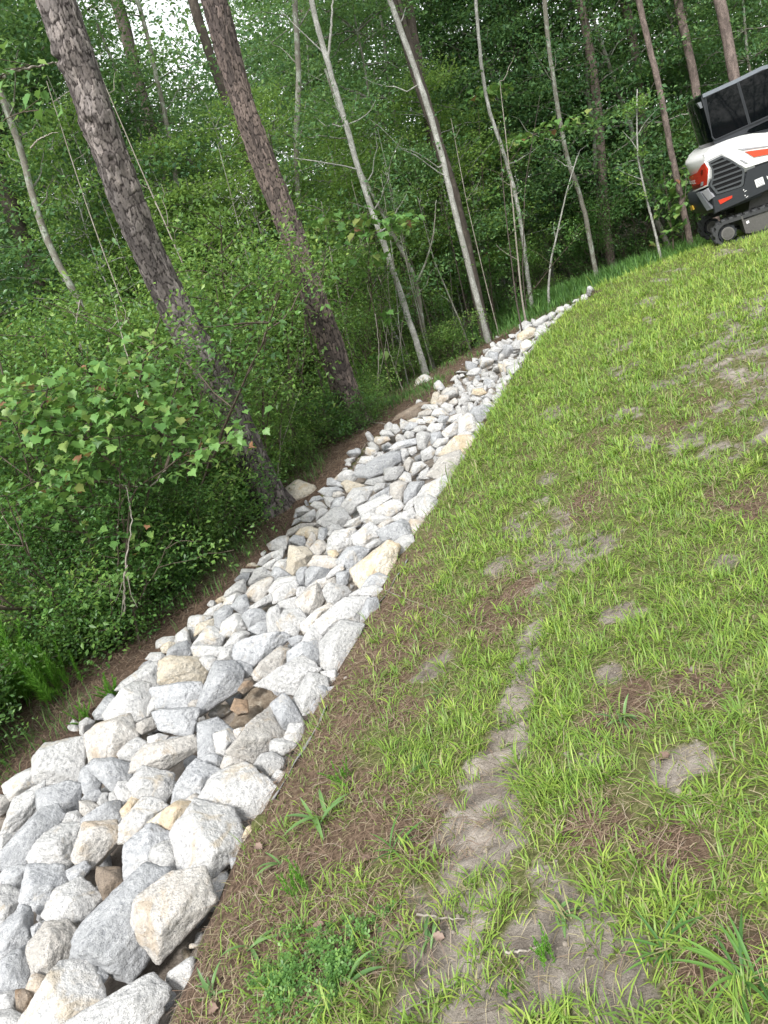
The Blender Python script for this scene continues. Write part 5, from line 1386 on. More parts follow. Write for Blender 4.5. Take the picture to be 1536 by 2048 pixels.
stem_tree('pine_tree', [(1290, 330), (1275, 140), (1262, 60), (1242, -20)], 15.0, .09, .08, scy, 'pinkish brown pine trunk left of the thin trunk by the excavator', 'pine tree', G2, height=13, seed=15, twigs=5)
stem_tree('pine_tree', [(1400, 240), (1385, 130), (1365, 50), (1350, -30)], 13.7, .075, .065, scy, 'shaded narrow pine trunk above and left of the excavator cab', 'pine tree', G2, height=12, seed=16, twigs=5)
stem_tree('pine_tree', [(1500, 320), (1468, 150), (1452, 60), (1435, -30)], 13.3, .095, .085, scy, 'sunlit scaly pine trunk right behind the excavator cab', 'pine tree', G2, height=12, seed=17, twigs=4)
stem_tree('pine_tree', [(560, 520), (500, 330), (470, 250), (435, 150), (400, 60), (372, -40)], 12, .075, .065, dk, 'dark pine trunk crossing behind the second big pine', 'pine tree', G2, height=12, seed=18, twigs=6)
stem_tree('pine_tree', [(98, 610), (70, 530), (45, 460), (15, 390), (-15, 300), (-40, 200)], 10.5, .115, .10, dk, 'dark pine trunk at the far left edge of the photo', 'pine tree', G2, height=10, seed=19, twigs=5)
stem_tree('pine_tree', [(960, 620), (920, 430), (880, 300), (848, 200), (820, 110), (790, 20), (775, -40)], 11.9, .085, .07, dk, 'dark trunk behind and parallel to the tallest pale birch-like tree', 'pine tree', G2, height=12, seed=20, twigs=6)
stem_tree('pine_tree', [(395, 560), (370, 480), (345, 400), (322, 330), (300, 250)], 14.5, .12, .10, dk, 'brown pine trunk deep in the wood between the two big pines', 'pine tree', G2, height=10, seed=21, twigs=4)
stem_tree('pine_tree', [(950, 690), (925, 600), (905, 500), (890, 420)], 14, .10, .08, dk, 'dull brown trunk among the thin stems just left of the tallest pale tree', 'pine tree', G2, height=9, seed=22, twigs=4)
stem_tree('pine_tree', [(1110, 560), (1100, 470), (1085, 380)], 20, .16, .14, dk, 'nearly black trunk in the dark hollow beyond the uncut grass', 'pine tree', G2, height=11, seed=23, twigs=3)
stem_tree('pine_tree', [(690, 420), (660, 300), (640, 200), (615, 60)], 21, .15, .13, dk, 'dim trunk behind the leaning birch-like tree at the top', 'pine tree', G2, height=12, seed=24, twigs=4)
stem_tree('pine_tree', [(1040, 330), (1010, 130), (990, 20), (980, -40)], 24, .14, .12, dk, 'dim far trunk near the top centre right of the wood', 'pine tree', G2, height=12, seed=25, twigs=4)
stem_tree('pine_tree', [(230, 500), (190, 350), (150, 200), (120, 60)], 17, .12, .10, dk, 'dim trunk glimpsed behind the nearest big pine at the top left', 'pine tree', G2, height=12, seed=26, twigs=4)
# many unremarkable thin stems of the thicket: nothing tells them apart
s = np.random.default_rng(300)
STEMS_ = []
for i in range(78):
    if i < 40: px0 = s.uniform(690, 1050); py0 = 735 - (px0 - 780) * .42 - s.uniform(20, 90); dep = s.uniform(10.5, 15)
    elif i < 62: px0 = s.uniform(180, 700); py0 = s.uniform(620, 760); dep = s.uniform(8.5, 13)
    else: px0 = s.uniform(1050, 1400); py0 = 560 - (px0 - 1050) * .18; dep = s.uniform(15, 20)
    h_px = s.uniform(160, 430) * 12 / dep; k_ = .12 + .3 * (1200 - px0) / 1200 + s.normal(0, .10)
    pts = [(px0, py0), (px0 - k_ * h_px * .5 + s.normal(0, 6), py0 - h_px * .5), (px0 - k_ * h_px + s.normal(0, 10), py0 - h_px)]
    _r = stem_tree('thicket_stem', pts, dep, s.uniform(.008, .016), .004, [ls, dk, dk, M['twig'], ls][s.integers(5)], 'thin bare grey-brown stem in the thicket under the trees', 'thin stem', 'thin stems of the thicket', height=0, seed=400 + i, twigs=5, nring=24, crown=('leaf_wood', 26, .05, .09) if i % 2 else None); STEMS_.append((_r, pts[1][0], pts[1][1]))

MARKS = [('nearest big pine', [(548, 1020), (440, 775), (345, 610), (247, 385), (165, 155), (115, 0)]), ('second big pine', [(712, 852), (655, 680), (583, 470), (505, 265), (428, 0)]), ('leaning birch-like tree', [(852, 750), (808, 610), (735, 395), (665, 165), (625, 20)]),
  ('tallest pale birch-like tree', [(977, 686), (935, 525), (882, 305), (815, 95), (778, 0)]), ('whitish stem in the uncut grass', [(1062, 602), (1042, 450), (975, 220), (950, 0)]), ('curved grey-green stem', [(1192, 545), (1165, 400), (1112, 200), (1085, 0)]),
  ('wavy pale sapling', [(1321, 514), (1292, 395), (1273, 260), (1274, 178)]), ('thin trunk by the excavator', [(1382, 492), (1352, 345), (1323, 185), (1280, 0)]), ('blotched grey leaning stem', [(195, 690), (108, 510), (60, 370), (18, 225)])]
ORD = ['nearest', 'second', 'third', 'fourth', 'fifth', 'sixth', 'seventh', 'eighth', 'ninth', 'tenth', 'eleventh', 'twelfth', 'thirteenth', 'fourteenth', 'fifteenth', 'sixteenth', 'seventeenth', 'eighteenth', 'nineteenth', 'twentieth']
def rank_labels(items, what):
    """items: (object, photo x, photo y); each is named by how manyth it stands beside its nearest landmark stem"""
    bins = {}
    for o, x_, y_ in items:
        best = None
        for nm, L_ in MARKS:
            L2 = sorted(L_, key=lambda q: q[1]); lx = np.interp(y_, [q[1] for q in L2], [q[0] for q in L2])
            if best is None or abs(x_ - lx) < abs(best[0]): best = (x_ - lx, nm)
        bins.setdefault((best[1], best[0] > 0), []).append((abs(best[0]), o))
    for (nm, rt_), L_ in bins.items():
        for k_, (_, o) in enumerate(sorted(L_, key=lambda q: q[0])):
            o['label'] = f"{what}, {ORD[min(k_, 19)]} to the {'right' if rt_ else 'left'} of the {nm}"
rank_labels(STEMS_, 'thin thicket stem')
# ---- leafy understorey trees and shrubs, a few builds copied with their parts
def leafy(name, seed, H, Rr, nbr, spr, per, size, leafmat, stemmat, low=.15, flatness=.35, r0=.03, nst=1, clump=.20, upw=.3):
    s = np.random.default_rng(seed); mt = MB(); cs = []; tn = []
    for st_ in range(nst):
        b = np.array([s.normal(0, .12 * (nst > 1) * Rr), s.normal(0, .12 * (nst > 1) * Rr), -.05]); le = np.array([s.normal(0, .10 + .25 * (nst > 1)), s.normal(0, .10 + .25 * (nst > 1)), 1]); m_ = 14
        q = [b]
        for j in range(m_): q.append(q[-1] + le * H / m_ * s.uniform(.85, 1.1) + s.normal(0, H * .008, 3)); le = le + s.normal(0, .05, 3) * [1, 1, 0]
        q = np.array(q); V, F = tube(q, np.linspace(r0, r0 * .2, m_ + 1), 7); mt.add(V, F)
        for i in range(nbr // nst):
            t = s.uniform(low, 1); k_ = min(int(t * m_), m_); a = s.uniform(0, 6.28)
            L_ = Rr * s.uniform(.45, 1.05) * math.sqrt(max(.15, 1 - ((t - .5) * 1.5) ** 2)); dr = np.array([math.cos(a), math.sin(a), s.normal(upw, .25)])
            p = [q[k_]]
            for j in range(6): p.append(p[-1] + dr * L_ / 6 + s.normal(0, L_ * .025, 3)); dr = dr + np.array([0, 0, -.04])
            p = np.array(p); V, F = tube(p, np.linspace(r0 * .35, .002, 7), 4); mt.add(V, F)
            for j in range(spr):
                c = p[s.integers(2, 7)] + s.normal(0, L_ * .14, 3) * [1, 1, .5]
                m2 = int(per * s.uniform(.5, 1.3)); pts = c + s.normal(0, clump, (m2, 3)) * [1, 1, flatness]
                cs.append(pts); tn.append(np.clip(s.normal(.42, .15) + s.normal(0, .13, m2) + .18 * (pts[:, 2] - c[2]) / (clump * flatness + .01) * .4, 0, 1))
    c = np.concatenate(cs); tn = np.concatenate(tn)
    V, F, A = leaf_cards(c, size, s, tint=tn)
    return (mt.mesh('stems_' + name, M[stemmat]), np_mesh('leaves_' + name, V, F, M[leafmat], False, {'tint': A}))
def plant(name, parts, loc, rot, scale, label, cat, group, pn=('stems', 'foliage')):
    root = empty(name, loc, label, cat, group); root.rotation_euler = (0, 0, rot); root.scale = scale
    for p_, nm in zip(parts, pn): link(nm, p_, root)
    return root
SH = [leafy('shrub', 10 + i, 1.75, .72, 58, 4, 34, .040, ['leaf_bush', 'leaf_dark', 'leaf_bush', 'leaf_dark'][i], 'dark_twig', .05, .8, .016, 5, .10, .6) for i in range(4)]
TR = [leafy('tree', 30 + i, 6.2, 1.7, 64, 5, 92, .058, 'leaf_wood', 'lichen_stem', .12, .16, .045, 1, .25, .12) for i in range(4)]
LT = [leafy('light', 50 + i, 4.2, 1.05, 54, 4, 62, .052, 'leaf_light', 'white_stem', .22, .3, .022, 1, .17, .3) for i in range(3)]
LOW = [leafy('low', 60 + i, .55, .42, 30, 3, 30, .032, ['leaf_dark', 'leaf_bush'][i], 'dark_twig', .05, .8, .006, 5, .07, .5) for i in range(2)]
def spot(px, py, dep):
    d = ray(px, py); p = CAM + d * dep / FPX; return np.array([p[0], p[1], float(gz(p[0], p[1])) - .02])
s = np.random.default_rng(910)
SHRUBS = [(410, 1120, 6.1, 1, .48, 'small dark shrub right at the rocks beside the nearest big pine foot'), (330, 1150, 5.9, 1, .6, 'small dark shrub overhanging the straw, second from the nearest big pine'), (300, 1185, 5.5, 3, .75, 'small dark shrub overhanging the straw above the pale hanging stem'), (200, 1235, 5.2, 1, .6, 'small dark shrub overhanging the straw behind the feathery clumps'), (100, 1240, 5.2, 3, .75, 'dark shrub just behind the feathery clumps'), (230, 1010, 6.6, 3, .9, 'leafy shrub rising against the nearest big pine from the left'), (590, 940, 7.8, 2, .42, 'small light shrub before the second big pine foot'), (310, 1075, 6.4, 1, .9, 'dark leafy shrub at the foot of the nearest big pine'), (230, 1140, 5.9, 1, .9, 'dark shrub in front, left of the nearest big pine foot'), (200, 1180, 5.8, 3, 1.0, 'dark shrub under the broad-leaved maple boughs'), (60, 1190, 5.8, 1, 1.05, 'dark shrub at the left photo edge under the maple boughs'), (-80, 1220, 5.6, 3, 1.1, 'dark shrub cut off by the left photo edge, lowest'),
  (480, 920, 7.2, 0, 1.25, 'light green shrub behind the nearest big pine foot'), (545, 960, 7.6, 2, .6, 'light green shrub between the two big pine feet'), (540, 900, 8.2, 0, 1.3, 'tall yellow-green shrub left of the second big pine'), (585, 850, 9.4, 2, 1.0, 'yellow-green shrub touching the left of the second big pine'), (330, 1000, 7.0, 3, 1.2, 'mid green shrub behind the maple boughs, right'),
  (180, 1030, 7.0, 0, 1.3, 'mid green shrub behind the maple boughs, centre'), (20, 1040, 7.0, 3, 1.35, 'mid green shrub behind the maple boughs, left'), (-120, 1060, 7, 0, 1.4, 'shrub cut off by the left photo edge, behind the lowest'), (260, 900, 9.0, 0, 1.4, 'leafy shrub seen below and left of the big pine mid trunk'), (100, 900, 9, 2, 1.4, 'leafy shrub near the blotched grey leaning stem foot'), (-60, 900, 9, 0, 1.5, 'tall shrub at the left edge of the wood, farther back'), (420, 860, 9.2, 2, 1.5, 'pale green shrub in the gap between the two big pines'),
  (760, 790, 10.8, 2, .75, 'low light shrub right of the second big pine foot'), (700, 760, 11, 0, 1.25, 'light shrub behind the second big pine foot'), (795, 745, 11.6, 2, .85, 'light shrub left of the leaning birch-like foot'), (900, 720, 12.4, 1, .7, 'dark shrub between the two pale birch-like feet'), (1010, 655, 13.2, 3, .75, 'dull shrub at the right of the tallest pale tree foot'), (1085, 618, 14.6, 2, .7, 'shrub by the uncut grass past the rocks'), (1180, 560, 15, 1, .9, 'dark shrub in the hollow under the curved grey-green stem'),
  (1260, 530, 15.3, 3, .9, 'dark shrub left of the wavy pale sapling'), (1350, 500, 15.2, 1, 1., 'shrub behind the thin trunk near the excavator rear'), (830, 660, 13.5, 0, 1.4, 'pale green shrub behind the Y-forked sapling'), (960, 600, 15, 3, 1.3, 'dim shrub behind the thicket stems'), (560, 760, 11.5, 0, 1.6, 'large light shrub behind the second big pine mid trunk'), (650, 720, 13, 2, 1.7, 'large light shrub right of the second big pine mid trunk'), (330, 760, 11, 2, 1.6, 'large shrub left of the nearest big pine mid trunk'), (150, 780, 11, 0, 1.6, 'large shrub far back at the left of the wood'),
  (1420, 420, 15.5, 0, 1.3, 'yellow-green shrub behind the excavator rear'), (1500, 400, 16, 2, 1.4, 'leafy shrub hidden mostly behind the excavator')]
for i, (px, py, dep, v_, sc2, lb) in enumerate(SHRUBS):
    k_ = s.uniform(.9, 1.1)
    plant('shrub', SH[v_], spot(px, py, dep), s.uniform(0, 6.28), (sc2 * k_, sc2 * k_, sc2 * s.uniform(.9, 1.1)), lb, 'shrub', 'shrubs along the edge of the wood')
for i in range(80):
    t = s.uniform(0, len(LE) - 4.01) ; k_ = int(t); q = LE[k_] + (LE[k_ + 1] - LE[k_]) * (t - k_); o = s.uniform(.45, 1.5)
    if q[1] < 3.2: continue
    x, y = q[0] - o * .85, q[1] + o * .5
    z2 = s.uniform(.6, 1.25)
    z_ = float(gz(x, y)); _r = plant('undergrowth_plant', LOW[s.integers(2)], (x, y, z_), s.uniform(0, 6.28), (z2, z2, z2), 'low leafy seedling', 'undergrowth', 'low seedlings on the pine straw')
    _px, _py, _ = project((x, y, z_)); _o = sorted(uniq, key=lambda k2: math.hypot(named[k2][0][0] - _px, named[k2][0][1] - _py))
    for k2 in _o:
        lb = 'low leafy seedling on the straw near the ' + shorts[k2]
        if lb not in used and len(lb.split()) <= 16: used.add(lb); _r['label'] = lb; break
# understorey trees
TREES = [(1080, 520, 15.5), (1230, 490, 15), (1330, 470, 14.8), (1440, 440, 15), (1540, 420, 15), (470, 640, 12.5), (250, 640, 11), (60, 640, 10.5), (-120, 700, 10), (860, 560, 16), (980, 520, 17), (1100, 480, 17.5), (1200, 450, 17), (1300, 430, 17), (1400, 400, 18), (1500, 380, 18), (1600, 360, 18), (350, 560, 15), (180, 560, 15), (0, 560, 15), (540, 560, 16), (690, 540, 18), (820, 500, 20), (940, 470, 21), (1060, 430, 21), (1180, 400, 21), (1330, 380, 22), (1460, 350, 22), (1600, 330, 22), (430, 520, 20), (260, 520, 20), (90, 540, 20), (-90, 560, 18), (600, 500, 22), (730, 480, 24), (-200, 640, 13), (900, 640, 13.5), (1020, 590, 15.5), (-180, 560, 22)]
TI_ = []
for i, (px, py, dep) in enumerate(TREES):
    z2 = s.uniform(.85, 1.25) * (1 + (dep - 10) * .03); 
    _r = plant('broadleaf_tree', TR[i % 4], spot(px + s.normal(0, 15), py, dep), s.uniform(0, 6.28), (z2, z2, z2 * s.uniform(.9, 1.2)), 'slim leafy broadleaf tree making up the green depth of the wood', 'broadleaf tree', 'understorey trees of the wood', ('trunk', 'crown')); TI_.append((_r, px, py - 150))
LI_ = []
for i, (px, py, dep) in enumerate([(690, 640, 11.6), (780, 600, 12.4), (840, 560, 13), (900, 560, 13.4), (960, 540, 14.2), (620, 620, 11.2), (540, 640, 10.6), (1010, 560, 15.2), (330, 660, 9.6), (200, 680, 9.4), (420, 640, 10.4), (740, 520, 14.5)]):
    _r = plant('broadleaf_tree', LT[i % 3], spot(px, py, dep), s.uniform(0, 6.28), (s.uniform(.85, 1.15),) * 2 + (s.uniform(.85, 1.25),), '', 'broadleaf tree', 'light green young trees at the edge of the wood', ('trunk', 'crown')); LI_.append((_r, px, py - 150))
rank_labels(TI_, 'slim leafy broadleaf tree'); rank_labels(LI_, 'light yellow-green young tree')
# trees on the photographer's side, mirrored in the cab glass
for i, (x, y) in enumerate([(-12, -9), (-5, -12), (1, -10), (6, -13), (12, -10), (-16, -2), (18, -7)]):
    plant('broadleaf_tree', TR[i % 4], (x, y, float(gz(x, y)) - .05), i * 1.3, (1.5, 1.5, 1.4), 'leafy tree on the near side of the lawn, mirrored in the cab glass, ' + ['far left', 'left', 'inner left', 'centre', 'inner right', 'leftmost', 'rightmost'][i], 'broadleaf tree', 'trees mirrored in the cab glass', ('trunk', 'crown'))
for i, x in enumerate([-9, -5.5, -2.5, .5, 3.5, 6.5, 10]):  # shrubs added behind the camera so the cab glass reflects something dark
    plant('shrub', SH[i % 4], (x, -8.5 + .4 * (i % 3), float(gz(x, -8.5)) - .05), i * 1.1, (2.2, 2.2, 2.), 'shrub added out of view to darken the cab glass reflection, ' + ['leftmost', 'second from left', 'third from left', 'middle one', 'third from right', 'second from right', 'rightmost'][i], 'shrub', 'shrubs added out of view for the cab glass reflection')
# broad-leaved maple boughs in front
def maple_leaf_mesh():
    P = [(0, 0), (.20, -.06), (.42, .06), (.38, .20), (.55, .44), (.40, .46), (.34, .60), (.18, .66), (0, .98)]
    P = P + [(-x_, y_) for x_, y_ in P[-2:0:-1]]
    return np.array(P)
ML = maple_leaf_mesh()
def maple(name, base, boughs, label, leaf=.062, mat='leaf_maple', per=15, stemmat='dark_twig', seed=0, r=.012):
    s = np.random.default_rng(seed); root = empty(name, base, label, 'maple sapling'); cs = []
    for (path, n_l) in boughs:
        mt = MB()
        P, ln = resample(np.array(path), 26); V, F = tube(P, np.linspace(r, .003, 26), 6); mt.add(V - base, F)
        for i in range(n_l):
            k_ = s.integers(6, 26); a = s.uniform(0, 6.28); L_ = s.uniform(.08, .34); d = np.array([math.cos(a), math.sin(a), s.uniform(-.1, .45)])
            tip = P[k_] + d * L_; V, F = tube(np.array([P[k_], P[k_] + d * L_ * .6, tip]), [.003, .002, .0015], 4); mt.add(V - base, F)
            for j in range(per): cs.append(tip + s.normal(0, .085, 3) * [1, 1, .55] + d * s.uniform(-.12, .05))
        link('bough', mt.mesh('bough', M[stemmat]), root)
    c = np.array(cs); n = len(c)
    az = s.uniform(0, 6.28, n); el = s.normal(-.45, .3, n)
    d = np.stack([np.cos(az) * np.cos(el), np.sin(az) * np.cos(el), np.sin(el)], -1); up = np.array([0, 0, 1.]) + s.normal(0, .3, (n, 3)); sd_ = np.cross(d, up); sd_ /= np.linalg.norm(sd_, axis=1)[:, None]; nn = np.cross(sd_, d)
    L = leaf * s.uniform(.55, 1.25, n)
    K = len(ML); V = c[:, None, :] + L[:, None, None] * (ML[None, :, 0, None] * sd_[:, None, :] + ML[None, :, 1, None] * d[:, None, :] + (np.abs(ML[:, 0]) * .25 - ML[:, 1] ** 2 * .18)[None, :, None] * nn[:, None, :])
    cen = c[:, None, :] + L[:, None, None] * (.35 * d[:, None, :]); V = np.concatenate([V, cen], 1).reshape(-1, 3)
    b = np.arange(n)[:, None] * (K + 1); i = np.arange(K)[None, :]
    T = np.stack([b + i, b + (i + 1) % K, np.broadcast_to(b + K, (n, K))], -1).reshape(-1, 3)
    tn = np.clip(s.normal(.42, .17, n), 0, .8); tn[s.random(n) < .03] = 1
    link('leaves', np_mesh('leaves', V - base, T, M[mat], False, {'tint': np.repeat(tn, K + 1)}), root)
def wp(px, py, dep): return CAM + ray(px, py) * dep / FPX
bs = np.array(spot(245, 1225, 4.9))
fk = wp(262, 980, 4.9)
maple('maple_sapling', bs, [([bs, wp(250, 1130, 4.9), fk, wp(330, 940, 4.8), wp(370, 905, 4.7), wp(440, 890, 4.7)], 14), ([fk, wp(250, 950, 4.8), wp(170, 880, 4.7), wp(60, 850, 4.6), wp(-60, 830, 4.6)], 26), ([fk, wp(200, 960, 4.9), wp(120, 985, 4.9), wp(0, 1020, 4.8)], 10),
   ([wp(170, 880, 4.7), wp(190, 830, 4.7), wp(230, 790, 4.7), wp(235, 740, 4.7)], 18), ([wp(60, 850, 4.6), wp(90, 800, 4.6), wp(100, 760, 4.6)], 12), ([wp(330, 940, 4.8), wp(350, 880, 4.8), wp(260, 830, 4.8), wp(180, 800, 4.7)], 18), ([wp(430, 890, 4.7), wp(450, 885, 4.7), wp(470, 890, 4.7)], 3)],
   'broad-leaved maple sapling with lobed light green leaves, front left', per=17, seed=3)
bs = np.array(spot(735, 640, 9.8))
maple('maple_sapling', bs, [([bs, wp(735, 560, 9.6), wp(740, 470, 9.4), wp(735, 420, 9.3)], 8), ([wp(740, 480, 9.4), wp(700, 450, 9.2), wp(660, 440, 9.1)], 10), ([wp(740, 480, 9.4), wp(790, 450, 9.2), wp(830, 445, 9.2)], 10)],
   'bright lime leafy bough of a young maple across the leaning birch-like tree', leaf=.10, per=9, seed=4, r=.01)
bs = np.array(spot(960, 560, 12.6))
maple('maple_sapling', bs, [([bs, wp(965, 350, 12.4), wp(955, 200, 12.2)], 8), ([wp(955, 200, 12.2), wp(990, 180, 12), wp(1020, 175, 12)], 12), ([wp(1000, 350, 12.3), wp(1060, 270, 12), wp(1150, 250, 12), wp(1180, 245, 12)], 16)],
   'young maple with flat lime sprays high in the middle of the wood', leaf=.11, per=9, seed=5, r=.012)
bs = np.array(spot(1345, 500, 13))
maple('maple_sapling', bs, [([bs, wp(1340, 430, 12.9), wp(1325, 330, 12.8)], 10), ([wp(1340, 430, 12.9), wp(1370, 400, 12.8), wp(1375, 330, 12.8)], 10), ([bs, wp(1345, 460, 12.9), wp(1330, 430, 12.9)], 6)],
   'bright leafy maple seedling round the thin trunk by the excavator rear', leaf=.11, per=6, seed=6, r=.008)
bs = np.array(spot(-60, 900, 5.2))
maple('maple_sapling', bs, [([bs, wp(-60, 500, 4.9), wp(-30, 250, 4.8), wp(40, 215, 4.8), wp(80, 220, 4.7)], 10), ([wp(-60, 300, 4.8), wp(0, 150, 4.8), wp(60, 130, 4.8)], 4)],
   'bluish green maple bough hanging in at the upper left edge', leaf=.08, per=8, seed=7, r=.01)
# dead and bare twigs hanging in front of the shrubs
def bare(pxs, deps, r, label, sub=(), mat='twig'):
    P = np.array([wp(*q, d_) for q, d_ in zip(pxs, np.linspace(deps[0], deps[1], len(pxs)))]); base = P[0].copy(); mb = MB()
    Q_, ln = resample(P, 30); Q_ += t_rng.normal(0, r * .5, Q_.shape); V, F = tube(Q_, np.linspace(r, r * .35, 30), 6); mb.add(V - base, F)
    for sp in sub:
        P2 = np.array([wp(*q, (deps[0] + deps[1]) / 2) for q in sp]); Q2, _ = resample(P2, 16); V, F = tube(Q2, np.linspace(r * .5, r * .2, 16), 5); mb.add(V - base, F)
    o = link('bare_branch', mb.mesh('bare_branch', M[mat]), None, base); tag(o, label, 'bare branch', 'bare pale branches in front of the shrubs')
bare([(250, 1230), (248, 1150), (262, 1060), (262, 1020), (252, 970)], (4.8, 4.7), .007, 'pale bare stem hanging straight down left of the shrub feet', [[(255, 1130), (240, 1180), (232, 1200)], [(255, 1150), (262, 1190), (275, 1215)], [(248, 1180), (243, 1230), (238, 1240)]])
bare([(283, 822), (270, 760), (248, 690), (236, 640), (232, 610)], (5.6, 5.8), .006, 'long bare twig slanting across the green between maple and big pine', [[(236, 640), (225, 655), (215, 660)], [(240, 660), (250, 640), (252, 620)]])
bare([(240, 970), (300, 975), (345, 925), (390, 880)], (4.9, 4.9), .006, 'curved grey branch under the maple leaves towards the big pine')
bare([(120, 985), (180, 955), (240, 962)], (4.9, 4.9), .005, 'thin grey branch under the maple leaves on the left')
bare([(460, 700), (466, 640), (463, 560), (462, 510)], (7.5, 7.8), .007, 'upright pale twig between the two big pines', [[(463, 560), (440, 540), (420, 530)], [(463, 570), (490, 560), (540, 545)]])
bare([(555, 950), (560, 900), (562, 850)], (7.2, 7.2), .006, 'slim upright twig right of the nearest big pine foot', [[(560, 900), (570, 870), (600, 780)]])
bare([(750, 835), (755, 770), (758, 700), (750, 620), (730, 560)], (9.6, 9.8), .008, 'slim grey sapling right of the second big pine', [[(755, 770), (770, 700), (775, 650)]])
bare([(815, 805), (790, 740), (775, 690), (765, 640)], (10.2, 10.4), .008, 'slim leaning grey stem left of the birch-like foot', [[(790, 740), (800, 690), (805, 640)]])
bare([(0, 155), (30, 140), (90, 130), (120, 125)], (4.8, 6), .012, 'grey branch reaching from the left edge to the nearest big pine at the top')
bare([(60, 295), (75, 280), (100, 268), (115, 265)], (6, 6), .008, 'short curved branch below the grey branch at the upper left')
bare([(160, 600), (150, 660), (165, 700)], (6.6, 6.6), .005, 'short forked twig against the shrubs at the left', [[(155, 640), (140, 620), (130, 610)]])
# the far wood, one green mass behind
s = np.random.default_rng(55)
n = 190000; NC = 2600
ca = s.uniform(-.98, .82, NC); cd = s.uniform(21, 36, NC); ch = np.where(s.random(NC) < .78, s.uniform(-1.2, 6.2, NC), s.uniform(5.5, 13, NC)); cr = s.uniform(.5, 1.3, NC)
cl_ = s.integers(0, NC, n)
c = np.stack([np.sin(ca) * cd, np.cos(ca) * cd, ch], -1)[cl_] + s.normal(0, 1, (n, 3)) * cr[cl_][:, None] * [1, 1, .40]
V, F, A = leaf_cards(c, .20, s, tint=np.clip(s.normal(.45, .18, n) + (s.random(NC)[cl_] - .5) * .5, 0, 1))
tag(link('far_wood', np_mesh('far_wood', V, F, M['leaf_far'], False, {'tint': A})), 'dense green foliage of the far wood behind every trunk', 'wood', kind='stuff')
